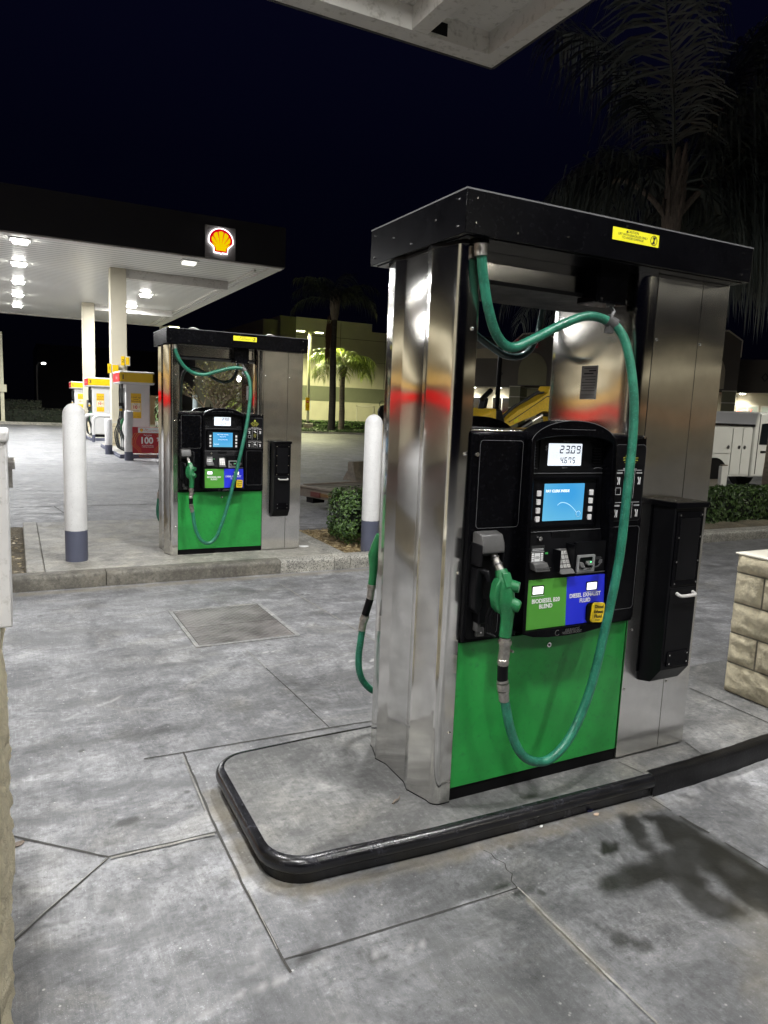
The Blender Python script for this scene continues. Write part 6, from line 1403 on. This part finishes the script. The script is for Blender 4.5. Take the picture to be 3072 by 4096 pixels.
k=MB(); k.prism([(1.43,1.38+dz),(1.56,1.43+dz),(1.56,1.50+dz),(1.43,1.45+dz)],-.143,-.141,'y'); k.build('warning_decal',M_yellow,bo,smooth=False)
text('lettering','CASE',.11,M_white,bo,(2.96,-.145,1.85+dz),bold=.004)
k=MB(); k.tube([(1.7,0,1.22+dz),(2.2,0,1.42+dz)],.065,10); k.tube([(2.2,0,1.42+dz),(2.66,0,1.59+dz)],.032,10,1); k.build('lift_cylinder',[M_blackplast,M_chrome],t)
k=MB(); k.tube(spline([(1.1,-.04,1.44+dz),(1.5,-.03,1.70+dz),(2.0,-.04,1.90+dz),(2.3,-.03,2.02+dz),(2.62,-.02,2.06+dz)],4),.03,6); k.tube(spline([(1.3,.06,1.52+dz),(1.9,.05,1.83+dz),(2.5,.04,2.08+dz)],4),.025,6); k.build('hydraulic_hose',M_rubber,bo)
k=MB(); k.prism([(2.93,2.08+dz),(3.05,2.05+dz),(3.55,1.3+dz),(3.7,.75+dz),(3.6,.7+dz),(3.35,1.25+dz)],-.10,.10,'y'); k.build('stick_arm',M_excy,t,bevel=.012)
k=MB(); k.prism([(3.55,.75+dz),(3.75,.72+dz),(3.75,.45+dz),(3.55,.3+dz),(3.3,.32+dz),(3.4,.55+dz)],-.22,.22,'y'); k.build('bucket',M_rust,t,bevel=.012)

# ------------------------------------------------------------------ white service truck
t=thing('service_truck','white service truck with locker doors behind the hedge on the right','truck',(11.6,9.0,-.14))
k=MB(); k.box(-1.5,2.62,0,2.0,.62,1.66); k.box(-1.5,2.62,.001,1.999,.45,.63); body=k.build('service_body',M_truckw,t,bevel=.02)
k=MB(); k.box(-1.53,2.65,-.03,2.03,1.64,1.70); k.build('top_rail',M_steel2,body,bevel=.006)
for (a,b,z0) in ((.02,.78,.66),(.82,1.86,1.0),(1.90,2.24,.50),(2.26,2.58,.50)):
    k=MB(); k.box(a,b,-.018,-.001,z0,1.60); d=k.build('locker_door',M_truckw,t,bevel=.006); k=MB(); k.disc((b-.10 if a<2.2 else a+.08,-.024,1.15),.045,'y',.006,12); k.build('latch',M_chrome2,d)
for x in (1.35,4.9):
    for ya,yb in ((.02,.28),(1.72,1.98)):
        k=MB(); k.tube([(x,ya,.40),(x,yb,.40)],.40,24); w_=k.build('wheel',M_rubber,t,bevel=.02)
        if ya<1: k=MB(); k.tube([(x,0,.40),(x,.05,.40)],.22,12); k.build('rim',M_chrome,w_)
k=MB(); k.prism([(1.35+.50*math.cos(R(a)),.40+.50*math.sin(R(a))) for a in range(0,181,12)],-.022,-.004,'y'); k.build('wheel_arch',M_blacksat,t,smooth=False)
k=MB(); k.prism([(2.70,.42),(2.70,1.55),(2.85,2.0),(3.95,2.02),(4.5,1.45),(5.6,1.32),(5.75,1.1),(5.75,.45)],.02,1.98,'y'); k.build('cab',M_truckw,t,bevel=.05)
k=MB(); k.prism([(2.92,1.22),(2.95,1.72),(3.35,1.76),(3.35,1.22)],.005,.021,'y'); k.prism([(3.45,1.22),(3.45,1.78),(3.9,1.82),(4.3,1.42),(4.3,1.22)],.005,.021,'y'); k.build('side_window',M_glassd,t,smooth=False)
k=MB(); k.box(2.86,2.88,.012,.021,.5,1.95); k.box(3.39,3.41,.012,.021,.5,1.95); k.build('door_seam',M_joint,t); k=MB(); k.box(3.0,3.2,-.005,.02,1.02,1.07); k.build('door_handle',M_blackplast,t,bevel=.005)
t=thing('marker_post','short white marker post standing in the hedge before the truck','post',(12.45,8.35,-.1)); k=MB(); k.box(-.10,.10,-.04,.04,0,.72); k.build('post_shaft',M_whitepaint,t,bevel=.005); k=MB(); k.box(-.09,.09,-.03,.03,.72,.75); k.build('post_cap',M_rust,t)
t=thing('hose_reel','dark round reel with two looped handles beyond the second bollard','reel',(10.05,20.2,.62)); t.scale=(.62,.62,.62); k=MB(); k.tube([(0,-.1,1.35),(0,.1,1.35)],.42,20); k.box(-.2,.2,-.1,.1,0,1.0); k.build('reel_drum',M_blackplast,t)
k=MB(); k.tube(spline([(-.30,0,1.6),(-.35,0,1.85),(-.2,0,1.98),(-.02,0,1.9),(0,0,1.7)],5),.02,6); k.tube(spline([(.0,0,1.7),(.05,0,1.9),(.22,0,1.98),(.36,0,1.85),(.34,0,1.6)],5),.02,6); k.build('reel_handle',M_blackplast,t)

# ------------------------------------------------------------------ small litter on the ground
def litter(label,x,y,s_,m,z=None,rz=0):
    t=MB(); z=gz(y)+.003 if z is None else z
    pts=[(s_*1.2*math.cos(a)*(1+.3*math.sin(3*a)),s_*.6*math.sin(a)) for a in [i*math.pi/4 for i in range(8)]]
    t.prism(pts,0,.004,'z'); o=t.build('litter',m,smooth=False); o.location=(x,y,z); o.rotation_euler=(.1,.05,rz); tag(o,label,'litter'); return o
litter('small torn tan paper scrap on the ground below the near kerb',.62,-.19,.012,paint('tan_scrap',(.6,.45,.33),.8))
litter('tiny white butt at the top of the crack by the near kerb',.345,-.165,.008,M_white,rz=.3)
litter('flat dark blue wrapper against the near kerb',.62,-.152,.018,paint('blue_scrap',(.03,.03,.12),.7),rz=.4)
litter('brown twig lying by the left stone pillar',-1.55,.55,.022,M_boot,rz=.5)
litter('white paper scrap at the right foot of the smaller pump',1.40,5.33,.055,M_white,z=-.038)
t=thing('leaf','dry curled leaf lying at the foot of the near pump left column','leaf',(-.20,.085,.004)); 
k=MB(); k.tube(spline([(-.02,-.01,.002),(0,0,.006),(.015,.006,.004),(.03,.02,.010)],3),[.003,.004,.005,.005,.004,.004,.003,.003,.002,.001],6); k.build('leaf_blade',M_boot,t)

# ------------------------------------------------------------------ unseen shops and street lamps, added for the steel reflections
def shop(label,loc,rz,L,red=True):  # glowing bands set at heights that suit the reflections in the steel
    t=thing('added_shop',label,'building',loc,rz)
    k=MB(); k.box(0,L,0,8,0,4.6); k.build('wall',M_mallcream,t,smooth=False)
    k=MB(); k.box(0,L,-.3,-.002,3.45,3.95); k.build('glow_band',emit('shop_band',(.95,.85,.6),.9 if red else .6),t,smooth=False)
    wz=(2.35,3.0) if red else (1.75,2.25)
    k=MB(); k.box(.5,L-.5,-.05,-.002,*wz); f=k.build('shop_window',emit('shop_glow',(1,.62,.18) if red else (1,.52,.25),.55 if red else .22),t,smooth=False)
    k=MB(); n=int(L/1.6)
    for i in range(n): k.box(.5+i*1.6,.62+i*1.6,-.09,-.052,*wz)
    k.build('window_frame',M_darkgrey,f,smooth=False)
    if red: k=MB(); k.box(0,L,-.35,-.302,1.42,1.95); k.build('red_stripe',emit('red_stripe_glow',(1,0.0,.004),.62),t,smooth=False)
    return t
shop('unseen shop added left of the pumps, its red and warm bands glowing for the steel reflections',(-17.6,2,-.02),R(90),40)
shop('unseen shop added behind the viewer, its warm bands glowing for the steel reflections',(30,-12,-.1),R(230),24,False)

street_lamp('unseen street lamp added to light the shop behind the viewer',21.0,-8.5,6.4,(-1,1),500,col=(1,.95,.82))
street_lamp('street lamp at the roadside well behind the viewer',9.0,-16.0,6.4,(-1,1),400,col=(1,.95,.82))
